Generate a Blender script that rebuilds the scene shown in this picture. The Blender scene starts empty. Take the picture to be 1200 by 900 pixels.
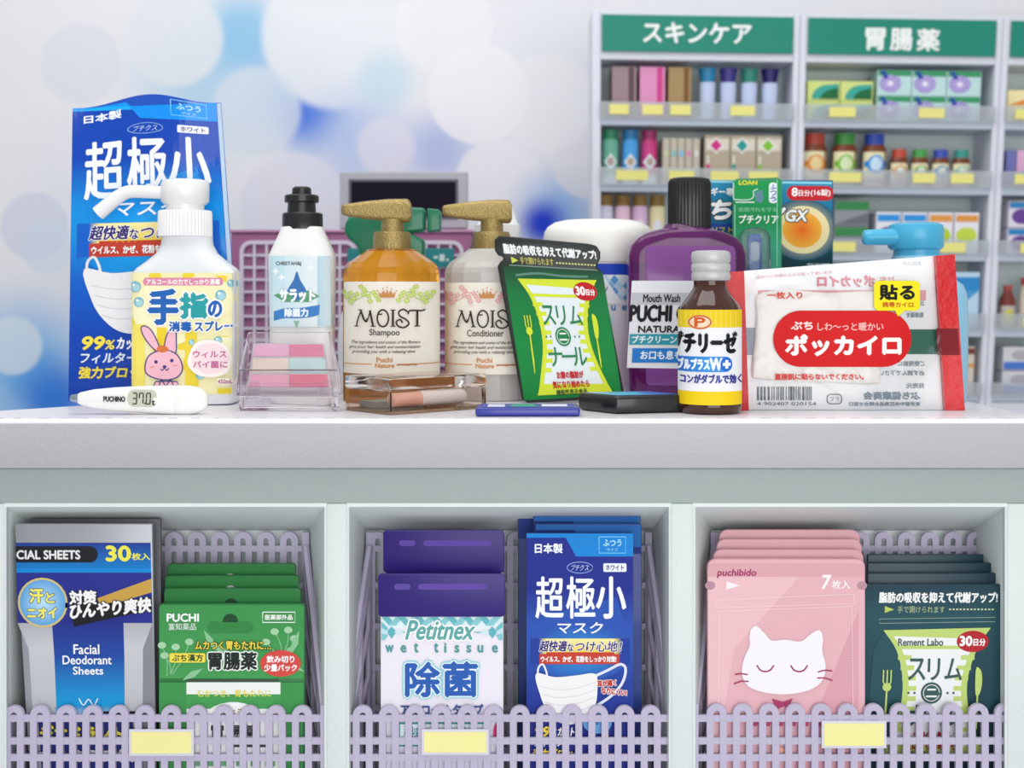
import bpy, bmesh, math, random
from mathutils import Vector
random.seed(7)
SC = bpy.context.scene
COL = SC.collection
# ------------------------------------------------------------------ camera, world, lights, exposure
F = 1500.0; HOR = 340.0; CH = 0.146          # focal length in pixels, horizon row, camera height above the worktop (m)
cam = bpy.data.cameras.new('camera'); co = bpy.data.objects.new('camera', cam); COL.objects.link(co)
co.location = (0, -1.5, CH); co.rotation_euler = (math.pi/2, 0, 0)
cam.sensor_width = 36; cam.lens = 36*F/1200; cam.shift_y = -110/1200; cam.clip_start = 0.02
cam.dof.use_dof = True; cam.dof.focus_distance = 1.53; cam.dof.aperture_fstop = 3.9
SC.camera = co
w = bpy.data.worlds.new('world'); SC.world = w; w.use_nodes = True
nt = w.node_tree; bg = nt.nodes['Background']
tc = nt.nodes.new('ShaderNodeTexCoord'); sx = nt.nodes.new('ShaderNodeSeparateXYZ'); cr = nt.nodes.new('ShaderNodeValToRGB')
mr = nt.nodes.new('ShaderNodeMapRange'); mr.inputs[1].default_value = -1; mr.inputs[2].default_value = 1
nt.links.new(tc.outputs['Generated'], sx.inputs[0]); nt.links.new(sx.outputs['Z'], mr.inputs[0]); nt.links.new(mr.outputs[0], cr.inputs[0])
cr.color_ramp.elements[0].color = (.64, .64, .66, 1); cr.color_ramp.elements[1].color = (1, 1, 1, 1)
nt.links.new(cr.outputs[0], bg.inputs['Color']); bg.inputs['Strength'].default_value = 0.62
def area(name, loc, target, sx_, sy_, power, color=(1, 1, 1)):
    l = bpy.data.lights.new(name, 'AREA'); l.shape = 'RECTANGLE'; l.size = sx_; l.size_y = sy_; l.energy = power; l.color = color
    o = bpy.data.objects.new(name, l); COL.objects.link(o); o.location = loc
    o.rotation_euler = (Vector(target)-Vector(loc)).to_track_quat('-Z', 'Y').to_euler(); return o
area('ceiling_softbox', (-.3, -.5, 2.2), (0, .3, 0), 2.2, 1.2, 27, (1, .99, .975))
area('front_fill', (.5, -2.9, .15), (0, .1, -.1), 2.4, 1.6, 42, (1, .995, .985))  # added fill from low in front, brightens counter front and baskets
area('backdrop_fill', (-.2, .55, 1.7), (0, 1.3, .2), 2.0, .5, 4, (1, 1, 1))  # added fill with no lamp of its own, lifts the back wall
SC.view_settings.view_transform = 'Standard'; SC.view_settings.look = 'None'
SC.view_settings.gamma = 1; SC.view_settings.exposure = 0.0
SC.view_settings.use_curve_mapping = False

# ------------------------------------------------------------------ helpers
def P(px, py, Y):                              # photograph pixel at depth Y -> metres
    D = 1.5+Y
    return Vector(((px-600)*D/F, Y, CH-(py-HOR)*D/F))
def lin(h):
    if not isinstance(h, str): return tuple(h)[:3]
    h = h.lstrip('#'); h = ''.join(q*2 for q in h) if len(h) == 3 else h; c = [int(h[i:i+2], 16)/255 for i in (0, 2, 4)]
    return tuple(x/12.92 if x <= .04045 else ((x+.055)/1.055)**2.4 for x in c)
MATS = {}
def mat(name, col='#ffffff', rough=.5, metal=0, trans=0, ior=1.45, coat=0, bump=0, bs=60, var=.03, sss=0, attr=False, spec=.5, vs=8):
    if name in MATS: return MATS[name]
    m = bpy.data.materials.new(name); m.use_nodes = True; n = m.node_tree; b = n.nodes['Principled BSDF']
    b.inputs['Roughness'].default_value = rough; b.inputs['Metallic'].default_value = metal
    b.inputs['Transmission Weight'].default_value = trans; b.inputs['IOR'].default_value = ior
    b.inputs['Coat Weight'].default_value = coat; b.inputs['Coat Roughness'].default_value = .08
    b.inputs['Specular IOR Level'].default_value = spec
    if sss: b.inputs['Subsurface Weight'].default_value = sss; b.inputs['Subsurface Radius'].default_value = (.01, .01, .01)
    t = n.nodes.new('ShaderNodeTexCoord'); ns = n.nodes.new('ShaderNodeTexNoise'); ns.inputs['Scale'].default_value = vs
    n.links.new(t.outputs['Object'], ns.inputs['Vector'])
    mx = n.nodes.new('ShaderNodeMix'); mx.data_type = 'RGBA'; mx.blend_type = 'MULTIPLY'; mx.inputs[0].default_value = 1
    rp = n.nodes.new('ShaderNodeMapRange'); rp.inputs[3].default_value = 1-var; rp.inputs[4].default_value = 1+var*.4
    n.links.new(ns.outputs['Fac'], rp.inputs[0]); n.links.new(rp.outputs[0], mx.inputs[7])
    if attr:
        a = n.nodes.new('ShaderNodeAttribute'); a.attribute_name = 'Col'; n.links.new(a.outputs['Color'], mx.inputs[6])
    else: mx.inputs[6].default_value = (*lin(col), 1)
    n.links.new(mx.outputs[2], b.inputs['Base Color'])
    if bump:
        n2 = n.nodes.new('ShaderNodeTexNoise'); n2.inputs['Scale'].default_value = bs; n2.inputs['Detail'].default_value = 4
        n.links.new(t.outputs['Object'], n2.inputs['Vector'])
        bp = n.nodes.new('ShaderNodeBump'); bp.inputs['Strength'].default_value = bump; bp.inputs['Distance'].default_value = .01
        n.links.new(n2.outputs['Fac'], bp.inputs['Height']); n.links.new(bp.outputs[0], b.inputs['Normal'])
    MATS[name] = m; return m
def film(name, tint='#ffffff', bs=9, strength=.6, rough=.12, body=0.0):   # clear wrap: see-through sheet with glossy creases
    if name in MATS: return MATS[name]
    m = bpy.data.materials.new(name); m.use_nodes = True; n = m.node_tree; n.nodes.clear()
    out = n.nodes.new('ShaderNodeOutputMaterial'); tr = n.nodes.new('ShaderNodeBsdfTransparent'); tr.inputs[0].default_value = (*lin(tint), 1)
    gl = n.nodes.new('ShaderNodeBsdfGlossy'); gl.inputs['Roughness'].default_value = rough
    df = n.nodes.new('ShaderNodeBsdfDiffuse'); df.inputs[0].default_value = (.85, .87, .88, 1)
    fr = n.nodes.new('ShaderNodeFresnel'); fr.inputs[0].default_value = 1.3
    t = n.nodes.new('ShaderNodeTexCoord'); ns = n.nodes.new('ShaderNodeTexNoise'); ns.inputs['Scale'].default_value = bs; ns.inputs['Distortion'].default_value = 1.2
    bp = n.nodes.new('ShaderNodeBump'); bp.inputs['Strength'].default_value = strength; bp.inputs['Distance'].default_value = .02
    n.links.new(t.outputs['Object'], ns.inputs[0]); n.links.new(ns.outputs['Fac'], bp.inputs['Height'])
    n.links.new(bp.outputs[0], gl.inputs['Normal']); n.links.new(bp.outputs[0], fr.inputs['Normal'])
    m1 = n.nodes.new('ShaderNodeMixShader'); m1.inputs[0].default_value = body
    n.links.new(tr.outputs[0], m1.inputs[1]); n.links.new(df.outputs[0], m1.inputs[2])
    m2 = n.nodes.new('ShaderNodeMixShader'); n.links.new(fr.outputs[0], m2.inputs[0])
    n.links.new(m1.outputs[0], m2.inputs[1]); n.links.new(gl.outputs[0], m2.inputs[2]); n.links.new(m2.outputs[0], out.inputs[0])
    MATS[name] = m; return m
def link(name, me, parent=None):
    o = bpy.data.objects.new(name, me); COL.objects.link(o)
    if parent is not None: o.parent = parent
    return o
def rootloc(p):
    v = Vector((0, 0, 0))
    while p is not None: v += p.location; p = p.parent
    return v
def tag(o, label, cat, group=None):
    o['label'] = label; o['category'] = cat
    if group: o['group'] = group
    return o
def thing(name, label, cat, loc, group=None):
    o = bpy.data.objects.new(name, None); COL.objects.link(o); o.location = loc; o.empty_display_size = .02
    return tag(o, label, cat, group)
def finish(me, smooth, m):
    me.materials.clear(); me.materials.append(m)
    if smooth:
        me.polygons.foreach_set('use_smooth', [True]*len(me.polygons)); me.set_sharp_from_angle(angle=math.radians(smooth))
class MB:
    """collects shapes, then builds ONE mesh object"""
    def __init__(s): s.v = []; s.f = []
    def add(s, vs, fs):
        k = len(s.v); s.v += [tuple(x) for x in vs]; s.f += [[i+k for i in f] for f in fs]; return s
    def hexa(s, c):                            # 8 corners: front bl br tr tl, back bl br tr tl
        return s.add(c, [(0, 1, 2, 3), (5, 4, 7, 6), (4, 0, 3, 7), (1, 5, 6, 2), (3, 2, 6, 7), (4, 5, 1, 0)])
    def box(s, x0, y0, z0, x1, y1, z1):
        return s.hexa([(x0, y0, z0), (x1, y0, z0), (x1, y0, z1), (x0, y0, z1), (x0, y1, z0), (x1, y1, z0), (x1, y1, z1), (x0, y1, z1)])
    def pbox(s, x0, y0, x1, y1, Ya, Yb, m=None):   # rectangle in photo pixels at front depth Ya, extruded straight back to Yb
        a = P(x0, y1, Ya); b = P(x1, y0, Ya); return s.box(a.x, Ya, a.z, b.x, Yb, b.z)
    def loft(s, rings, cap=True):
        n = len(rings[0]); k = len(s.v); vs = [p for r in rings for p in r]; fs = []
        for i in range(len(rings)-1):
            for j in range(n): a = i*n+j; b = i*n+(j+1) % n; fs.append((a, b, b+n, a+n))
        if cap: fs.append(tuple(range(n))[::-1]); fs.append(tuple((len(rings)-1)*n+j for j in range(n)))
        return s.add(vs, fs)
    def tube(s, path, rad, n=16):
        path = [Vector(p) for p in path]; rs = rad if isinstance(rad, (list, tuple)) else [rad]*len(path); rings = []
        for i, p in enumerate(path):
            d = (path[min(i+1, len(path)-1)]-path[max(i-1, 0)]).normalized()
            up = Vector((0, 1, 0)) if abs(d.y) < .9 else Vector((1, 0, 0)); a = d.cross(up).normalized(); b = a.cross(d)
            rings.append([p+(a*math.cos(t)+b*math.sin(t))*rs[i] for t in [2*math.pi*j/n for j in range(n)]])
        return s.loft(rings)
    def prism(s, pts, Ya, Yb):                 # outline in photo pixels (at depth Ya), straight thickness to Yb
        f = [P(x, y, Ya) for x, y in pts]; n = len(f)
        b = [Vector((p.x, Yb, p.z)) for p in f]
        return s.add(f+b, [tuple(range(n)), tuple(range(n, 2*n))[::-1]]+[(i, n+i, n+(i+1) % n, (i+1) % n) for i in range(n)])
    def strip(s, pts, w, Ya, Yb):
        L, R = offs(pts, w); f = [P(*p, Ya) for p in L]+[P(*p, Ya) for p in R]; n = len(pts)
        b = [Vector((p.x, Yb, p.z)) for p in f]; m = 2*n; fs = []
        for i in range(n-1):
            fs += [(i, i+1, n+i+1, n+i), (m+i, m+n+i, m+n+i+1, m+i+1), (i, m+i, m+i+1, i+1), (n+i, n+i+1, m+n+i+1, m+n+i)]
        fs += [(0, n, m+n, m), (n-1, m+n-1, m+2*n-1, 2*n-1)]
        return s.add(f+b, fs)
    def out(s, name, m, parent=None, smooth=35, bevel=0, seg=2, sub=0):
        off = rootloc(parent)
        me = bpy.data.meshes.new(name); me.from_pydata([tuple(Vector(v)-off) for v in s.v], [], s.f)
        bm = bmesh.new(); bm.from_mesh(me); bmesh.ops.recalc_face_normals(bm, faces=bm.faces)
        if bevel:
            es = [e for e in bm.edges if len(e.link_faces) == 2 and e.calc_face_angle(0) > .6]
            bmesh.ops.bevel(bm, geom=es, offset=bevel, segments=seg, profile=.5, affect='EDGES', clamp_overlap=True)
        if sub: bmesh.ops.subdivide_edges(bm, edges=bm.edges, cuts=sub, use_grid_fill=True)
        bm.to_mesh(me); bm.free(); finish(me, smooth, m)
        return link(name, me, parent)
def offs(pts, w):
    L = []; R = []; n = len(pts)
    for i in range(n):
        a = pts[max(i-1, 0)]; b = pts[min(i+1, n-1)]; dx = b[0]-a[0]; dy = b[1]-a[1]; l = math.hypot(dx, dy) or 1
        ww = (w[i] if isinstance(w, (list, tuple)) else w)/2
        L.append((pts[i][0]-dy/l*ww, pts[i][1]+dx/l*ww)); R.append((pts[i][0]+dy/l*ww, pts[i][1]-dx/l*ww))
    return L, R
def sm(pts, k=5, closed=False):                # Catmull-Rom smoothing
    n = len(pts); o = []
    for i in range(n if closed else n-1):
        p = [pts[(i+j) % n] if closed else pts[min(max(i+j, 0), n-1)] for j in (-1, 0, 1, 2)]
        for t in [q/k for q in range(k)]:
            o.append(tuple(.5*(2*p[1][c]+(p[2][c]-p[0][c])*t+(2*p[0][c]-5*p[1][c]+4*p[2][c]-p[3][c])*t*t+(3*p[1][c]-p[0][c]-3*p[2][c]+p[3][c])*t**3) for c in range(2)))
    if not closed: o.append(tuple(pts[-1]))
    return o
def sring(cx, cy, z, hw, hd, n=2.0, seg=40):
    o = []
    for j in range(seg):
        t = 2*math.pi*(j+.5)/seg; c = math.cos(t); q = math.sin(t)
        o.append((cx+hw*math.copysign(abs(c)**(2/n), c), cy+hd*math.copysign(abs(q)**(2/n), q), z))
    return o
def loftz(b, cxp, Yc, secs, n=2.0, seg=40, base=False):   # secs: (row in pixels, half width px, depth ratio)
    D = 1.5+Yc; k = D/F; rings = []
    for q in secs:
        py, hw = q[0], q[1]; dr = q[2] if len(q) > 2 else 1.0; e = q[3] if len(q) > 3 else n; dx = q[4] if len(q) > 4 else 0
        z = CH-(py-HOR)*k
        if py >= 9000: z = 0.0
        rings.append(sring((cxp+dx-600)*k, Yc, z, hw*k, hw*k*dr, e, seg))
    return b.loft(rings)
def rrect(x0, y0, x1, y1, r, k=5):
    o = []
    for cx, cy, a in ((x1-r, y0+r, -90), (x1-r, y1-r, 0), (x0+r, y1-r, 90), (x0+r, y0+r, 180)):
        for i in range(k+1): t = math.radians(a+90*i/k); o.append((cx+r*math.cos(t), cy+r*math.sin(t)))
    return o
def ellp(cx, cy, rx, ry, n=28, a0=0, a1=360):
    full = abs(a1-a0) >= 360; m = n if full else n+1
    return [(cx+rx*math.cos(math.radians(a0+(a1-a0)*i/n)), cy+ry*math.sin(math.radians(a0+(a1-a0)*i/n))) for i in range(m)]
TXT = {}
def glyphs(s):
    if s not in TXT:
        c = bpy.data.curves.new('t', 'FONT'); c.body = s; c.resolution_u = 3
        o = bpy.data.objects.new('t', c); m = bpy.data.meshes.new_from_object(o)
        v = [(q.co.x, q.co.y) for q in m.vertices]; f = [tuple(p.vertices) for p in m.polygons]
        bpy.data.objects.remove(o); bpy.data.curves.remove(c); bpy.data.meshes.remove(m)
        xs = [q[0] for q in v]; ys = [q[1] for q in v]
        TXT[s] = (v, f, min(xs), max(xs), min(ys), max(ys))
    return TXT[s]
class Art:
    """flat print: coloured shapes and lettering drawn in pixel coordinates, laid on a surface as thin ink layers"""
    def __init__(s, T=None): s.v = []; s.f = []; s.c = []; s.L = 0; s.T = T; s.dl = .00003
    def add(s, pts, faces, col, bump=True):
        s.L += 1 if bump is True else .12
        k = len(s.v)
        for i, p in enumerate(pts):
            q = s.T(*p) if s.T else p
            s.v.append((q[0], q[1], s.L))
            s.c.append(col[i] if isinstance(col, list) else col)
        s.f += [tuple(i+k for i in f) for f in faces]
    def poly(s, pts, c): s.add(pts, [tuple(range(len(pts)))], lin(c))
    def rect(s, x0, y0, x1, y1, c, c2=None, r=0, hgrad=False, n=8):
        if r: return s.poly(rrect(x0, y0, x1, y1, r), c)
        if c2 is None: return s.poly([(x0, y0), (x1, y0), (x1, y1), (x0, y1)], c)
        a = lin(c); b = lin(c2); pts = []; cs = []; fs = []
        for i in range(n+1):
            t = i/n; col = tuple(a[j]+(b[j]-a[j])*t for j in range(3))
            if hgrad: x = x0+(x1-x0)*t; pts += [(x, y0), (x, y1)]
            else: y = y0+(y1-y0)*t; pts += [(x0, y), (x1, y)]
            cs += [col, col]
            if i: k = 2*i; fs.append((k-2, k-1, k+1, k))
        s.add(pts, fs, cs)
    def grad(s, pts, stops):                    # polygon band left/right edge lists with per-row colours: pts = rows [(xl,y,xr,y)]
        v = []; cs = []; fs = []
        for i, ((xl, yl, xr, yr), c) in enumerate(zip(pts, stops)):
            v += [(xl, yl), (xr, yr)]; cs += [lin(c)]*2
            if i: k = 2*i; fs.append((k-2, k-1, k+1, k))
        s.add(v, fs, cs)
    def radial(s, cx, cy, rx, ry, cin, cout, n=32, rings=8):
        a = lin(cin); b = lin(cout); v = [(cx, cy)]; cs = [a]; fs = []
        for r in range(1, rings+1):
            t = r/rings; v += ellp(cx, cy, rx*t, ry*t, n); cs += [tuple(a[j]+(b[j]-a[j])*t for j in range(3))]*n
            for j in range(n):
                p = 1+(r-1)*n+j; q = 1+(r-1)*n+(j+1) % n
                fs.append((0, p, q) if r == 1 else (p-n, p, q, q-n))
        s.add(v, fs, cs)
    def ell(s, cx, cy, rx, ry, c, n=24): s.poly(ellp(cx, cy, rx, ry, n), c)
    def stroke(s, pts, w, c, closed=False, smooth=0, bump=True):
        if smooth: pts = sm(pts, smooth, closed)
        if closed: pts = list(pts)+[pts[0], pts[1]]
        L, R = offs(pts, w); n = len(pts)
        s.add(L+R, [(i, i+1, n+i+1, n+i) for i in range(n-1)], lin(c), bump)
    def text(s, t, x0, y0, x1, y1, c, bold=0, shear=0, outline=None, mirror=False, slope=0):
        v, f, a, b, lo, hi = glyphs(t); sx_ = (x1-x0)/(b-a); sy = (y1-y0)/(hi-lo); cy = (y0+y1)/2
        def put(dx, dy, col, bump):
            pts = []
            for q in v:
                x = x0+(q[0]-a)*sx_; y = y1-(q[1]-lo)*sy
                if mirror: x = x0+x1-x
                x += (cy-y)*shear; y += slope*(x-x0)
                pts.append((x+dx, y+dy))
            s.add(pts, f, col, bump)
        if outline:
            oc, ow = lin(outline[0]), outline[1]
            for i in range(8): put(ow*math.cos(i*math.pi/4), ow*math.sin(i*math.pi/4), oc, i == 0 or None)
        c = lin(c); put(0, 0, c, True); bold = min(bold, .062*(y1-y0))
        if bold:
            for dx, dy in ((bold, 0), (-bold, 0), (0, bold), (0, -bold)): put(dx, dy, c, False)
    def build(s, name, M, parent, m, off=.0004, cu=0, cv=0):
        """M(px,py)->3D surface point; ink lifted towards the viewer along -Y (or along M's own normal)"""
        bm = bmesh.new(); cl = bm.loops.layers.float_color.new('Col'); vs = [bm.verts.new(q) for q in s.v]
        for f in s.f:
            try: fc = bm.faces.new([vs[i] for i in f])
            except ValueError: continue
            for lp, i in zip(fc.loops, f): lp[cl] = (*s.c[i], 1)
        for step, ax in ((cu, 0), (cv, 1)):
            if not step: continue
            lo = min(q[ax] for q in s.v); hi = max(q[ax] for q in s.v); u = math.floor(lo/step)*step+step
            while u < hi:
                co_ = [0, 0, 0]; co_[ax] = u; no = [0, 0, 0]; no[ax] = 1
                bmesh.ops.bisect_plane(bm, geom=bm.verts[:]+bm.edges[:]+bm.faces[:], plane_co=co_, plane_no=no, dist=1e-5); u += step
        o0 = rootloc(parent)
        for q in bm.verts:
            r = M(q.co.x, q.co.y)
            if isinstance(r, tuple): p, nrm = r
            else: p, nrm = r, Vector((0, -1, 0))
            q.co = p+nrm*(off+q.co.z*s.dl)-o0
        me = bpy.data.meshes.new(name); bm.to_mesh(me); bm.free(); finish(me, 0, m)
        return link(name, me, parent)
def plane(Y): return lambda x, y: P(x, y, Y)
def curved(cxp, Yc, hw, dr=1.0, n=2.0, grow=1.004):    # on the front of a lofted bottle of half width hw px
    k = (1.5+Yc)/F; Xc = (cxp-600)*k; R = hw*grow*k; kf = (1.5+Yc-R*dr)/F
    def M(x, y):
        Y = Yc-R*dr
        for _ in range(5):
            X = (x-600)*(1.5+Y)/F; t = min(abs((X-Xc)/R), 1); Y = Yc-R*dr*(1-t**n)**(1/n)
        return Vector((max(min(X, Xc+R), Xc-R), Y, CH-(y-HOR)*kf))
    return M
def bil(src, dst, tab=None):                   # rectangle src (x0,y0,x1,y1) onto quad dst (tl,tr,br,bl), optional row table
    x0, y0, x1, y1 = src
    def T(x, y):
        s = (x-x0)/(x1-x0); t = (y-y0)/(y1-y0)
        if tab:
            v = y-y0
            for (a, b), (c, d) in zip(tab, tab[1:]):
                if v <= c or (c, d) == tab[-1]: t = (b+(v-a)*(d-b)/(c-a))/tab[-1][1]; break
        tl, tr, br, bl = dst
        return tuple((tl[i]*(1-s)+tr[i]*s)*(1-t)+(bl[i]*(1-s)+br[i]*s)*t for i in range(2))
    return T
INK = mat('print_matt', rough=.55, attr=True, var=.02, spec=.3)
INKG = mat('print_gloss', rough=.5, attr=True, var=.02, spec=.18)
INKW = mat('print_wrap', rough=.35, attr=True, var=.02, coat=.35, bump=.5, bs=16, spec=.2)
# ------------------------------------------------------------------ setting: floor and backdrop wall
fl = MB().box(-3, -2.4, -.90, 3, 1.6, -.85).out('floor', mat('floor_grey', '#c9cad2', .5), None, 0); fl['kind'] = 'structure'
WY = 1.42
def wallmat():
    m = mat('cloud_wallpaper', '#e6e7ee', .7, var=0); n = m.node_tree; b = n.nodes['Principled BSDF']
    t = n.nodes.new('ShaderNodeTexCoord'); prev = None
    ns = n.nodes.new('ShaderNodeTexNoise'); ns.inputs['Scale'].default_value = 3.2; n.links.new(t.outputs['Object'], ns.inputs[0])
    mx = n.nodes.new('ShaderNodeMix'); mx.data_type = 'RGBA'; mx.inputs[6].default_value = (*lin('#e9e9ec'), 1); mx.inputs[7].default_value = (*lin('#e0e3ea'), 1)
    n.links.new(ns.outputs['Fac'], mx.inputs[0]); prev = mx.outputs[2]
    # printed soft bokeh discs and patches of blue: (x, y, radius, softness, colour, strength)
    B = [(240, 95, 125, 1.0, '#9fcbe8', .75), (285, 40, 70, .8, '#7fc0e6', .8), (355, 110, 95, 1.0, '#6aa8e6', .85), (362, 135, 58, 1.0, '#2d6bdc', .95),
         (205, 45, 62, .18, '#e0e5ea', .85), (395, 40, 95, .15, '#e6eaee', .9), (300, 130, 58, .2, '#d4dfea', .75), (95, 75, 50, .12, '#d9dee8', .7), (420, 170, 95, 1.0, '#a9bfe9', .8),
         (450, 95, 50, .8, '#b5d9e8', .6), (515, 175, 65, .9, '#9fb0e2', .75), (452, 172, 40, .3, '#dcdcea', .8), (345, 245, 70, .15, '#dddfec', .8), (560, 110, 62, .1, '#ecedf1', .85), (585, 215, 55, .12, '#e9eaf0', .9),
         (655, 250, 75, 1.0, '#6ea6ea', .8), (636, 262, 40, .9, '#0f38cc', 1.0), (690, 190, 45, .1, '#e2e2e8', .7), (640, 120, 60, .1, '#eaecf0', .6),
         (40, 265, 42, .12, '#cfd3e4', .75), (55, 290, 34, .2, '#ccdbe8', .6), (30, 430, 120, 1.0, '#5fb0ea', .95), (65, 470, 75, .9, '#1c78dc', .95), (15, 405, 38, .2, '#d6e4f0', .8), (-10, 500, 60, .8, '#8cc0ec', .8), (170, 260, 160, 1, '#cdddec', .5),
         (520, 30, 60, .1, '#eef0f3', .5), (120, 180, 60, .15, '#e6e7ef', .5)]
    for x, y, r, sf, c, st in B:
        p = P(x, y, WY); k = (1.5+WY)/F; d = n.nodes.new('ShaderNodeVectorMath'); d.operation = 'DISTANCE'; d.inputs[1].default_value = tuple(p)
        n.links.new(t.outputs['Object'], d.inputs[0]); mp = n.nodes.new('ShaderNodeMapRange'); mp.interpolation_type = 'SMOOTHSTEP'
        mp.inputs[1].default_value = r*k; mp.inputs[2].default_value = r*k*(1-sf*.98); mp.inputs[3].default_value = 0; mp.inputs[4].default_value = st
        n.links.new(d.outputs['Value'], mp.inputs[0])
        q = n.nodes.new('ShaderNodeMix'); q.data_type = 'RGBA'; n.links.new(mp.outputs[0], q.inputs[0]); n.links.new(prev, q.inputs[6]); q.inputs[7].default_value = (*lin(c), 1); prev = q.outputs[2]
    n.links.new(prev, b.inputs['Base Color']); return m
wl = MB().box(-3, WY, -.85, 3, WY+.04, 2.2).out('wall_back', wallmat(), None, 0); wl['kind'] = 'structure'

# ------------------------------------------------------------------ display counter
M_top = mat('worktop_white', '#f3f2f8', .34, coat=.12, bump=.05, bs=25)
M_fas = mat('fascia_lilac', '#b9b8be', .55, bump=.12, bs=220, vs=3)
M_frm = mat('frame_aqua_grey', '#dbe3e2', .6, bump=.1, bs=220, vs=3, var=.05)
M_rail = mat('rail_grey_green', '#a6b4b1', .6, bump=.1, bs=220, vs=3, var=.05)
M_in = mat('compartment_grey', '#e8f0ee', .65, bump=.08, bs=200, vs=4, var=.05)
ctr = thing('display_counter', 'long pale grey shop counter with three open compartments under a white top', 'counter', (0, 0, -.85))
bl = P(100, 462, .40); YF = -.05
tp = [(-.78, YF), (.78, YF), (.78, -.03), (.605, .02), (.60, .40), (-.37, .40), (-.385, .27), (-.70, -.02), (-.78, -.03)]
b = MB(); n_ = len(tp)
b.add([(x, y, 0) for x, y in tp]+[(x, y, -.055) for x, y in tp], [tuple(range(n_)), tuple(range(n_, 2*n_))[::-1]]+[(i, n_+i, n_+(i+1) % n_, (i+1) % n_) for i in range(n_)])
b.out('worktop', M_top, ctr, 40, bevel=.004, seg=3)
MB().box(-.78, YF-.003, -.0555, .78, YF-.0002, -.005).out('fascia_panel', M_fas, ctr, 40, bevel=.001)
b = MB()                                           # little printed ticks along the front lip
for i in range(60):
    x = -.74+i*.025+random.uniform(-.002, .002); b.box(x, YF+.006, .0001, x+random.uniform(.006, .013), YF+.0085, .0006)
b.out('edge_marking', mat('edge_tick', '#c9c9d4', .5), ctr, 0)['kind'] = 'stuff'
YR = -.04; zr0 = P(0, 549, YR).z; zr1 = P(0, 590, YR).z; zb = -.50
MB().box(-.72, YR, zr1, .72, .10, zr0).out('top_rail', M_rail, ctr, 40, bevel=.0015)
OPEN = [(4, 383, 29, 361), (406, 787, 430, 763), (812, 1181, 834, 1158)]
xs = [-140, 4, 383, 406, 787, 812, 1181, 1340]
for i in range(0, 8, 2):
    a = P(xs[i], 0, YR).x; c = P(xs[i+1], 0, YR).x
    MB().box(a, YR, zb, c, .10, zr1-.0002).out('stile', M_frm, ctr, 40, bevel=.0012)
for (x0, x1, u0, u1) in OPEN:
    YB = .08; f0 = P(x0, 590, YR); f1 = P(x1, 590, YR); b0 = P(u0, 618, YB); b1 = P(u1, 618, YB); g = .0015
    b = MB(); b.add([(b0.x, YB, b0.z), (b1.x, YB, b1.z), (b1.x, YB, zb), (b0.x, YB, zb), (b0.x, YB+.01, b0.z), (b1.x, YB+.01, b1.z), (b1.x, YB+.01, zb), (b0.x, YB+.01, zb)],
                    [(0, 1, 2, 3), (7, 6, 5, 4), (0, 4, 5, 1), (1, 5, 6, 2), (2, 6, 7, 3), (3, 7, 4, 0)])
    b.out('back_panel', M_in, ctr, 0)
    t_ = .004; b = MB()
    b.hexa([(f0.x, YR+.001, f0.z-t_), (f1.x, YR+.001, f1.z-t_), (f1.x, YR+.001, f1.z+.0002), (f0.x, YR+.001, f0.z+.0002), (b0.x, YB, b0.z-t_), (b1.x, YB, b1.z-t_), (b1.x, YB, b1.z), (b0.x, YB, b0.z)])
    b.out('sloping_soffit', M_in, ctr, 0)
    for fx, bx, sg in ((f0.x, b0.x, 1), (f1.x, b1.x, -1)):
        b = MB(); b.add([(fx, YR+.001, zb), (fx+sg*.003, YR+.001, zb), (fx+sg*.003, YR+.001, f0.z-t_), (fx, YR+.001, f0.z-t_), (bx-sg*.003, YB, zb), (bx, YB, zb), (bx, YB, b0.z-t_), (bx-sg*.003, YB, b0.z-t_)],
                        [(0, 1, 2, 3), (5, 4, 7, 6), (4, 0, 3, 7), (1, 5, 6, 2), (3, 2, 6, 7), (4, 5, 1, 0)])
        b.out('side_lining', M_frm, ctr, 0)
MB().box(-.78, YF+.01, -.85, .78, .38, zb).out('plinth', M_frm, ctr, 0, bevel=.003)
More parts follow.
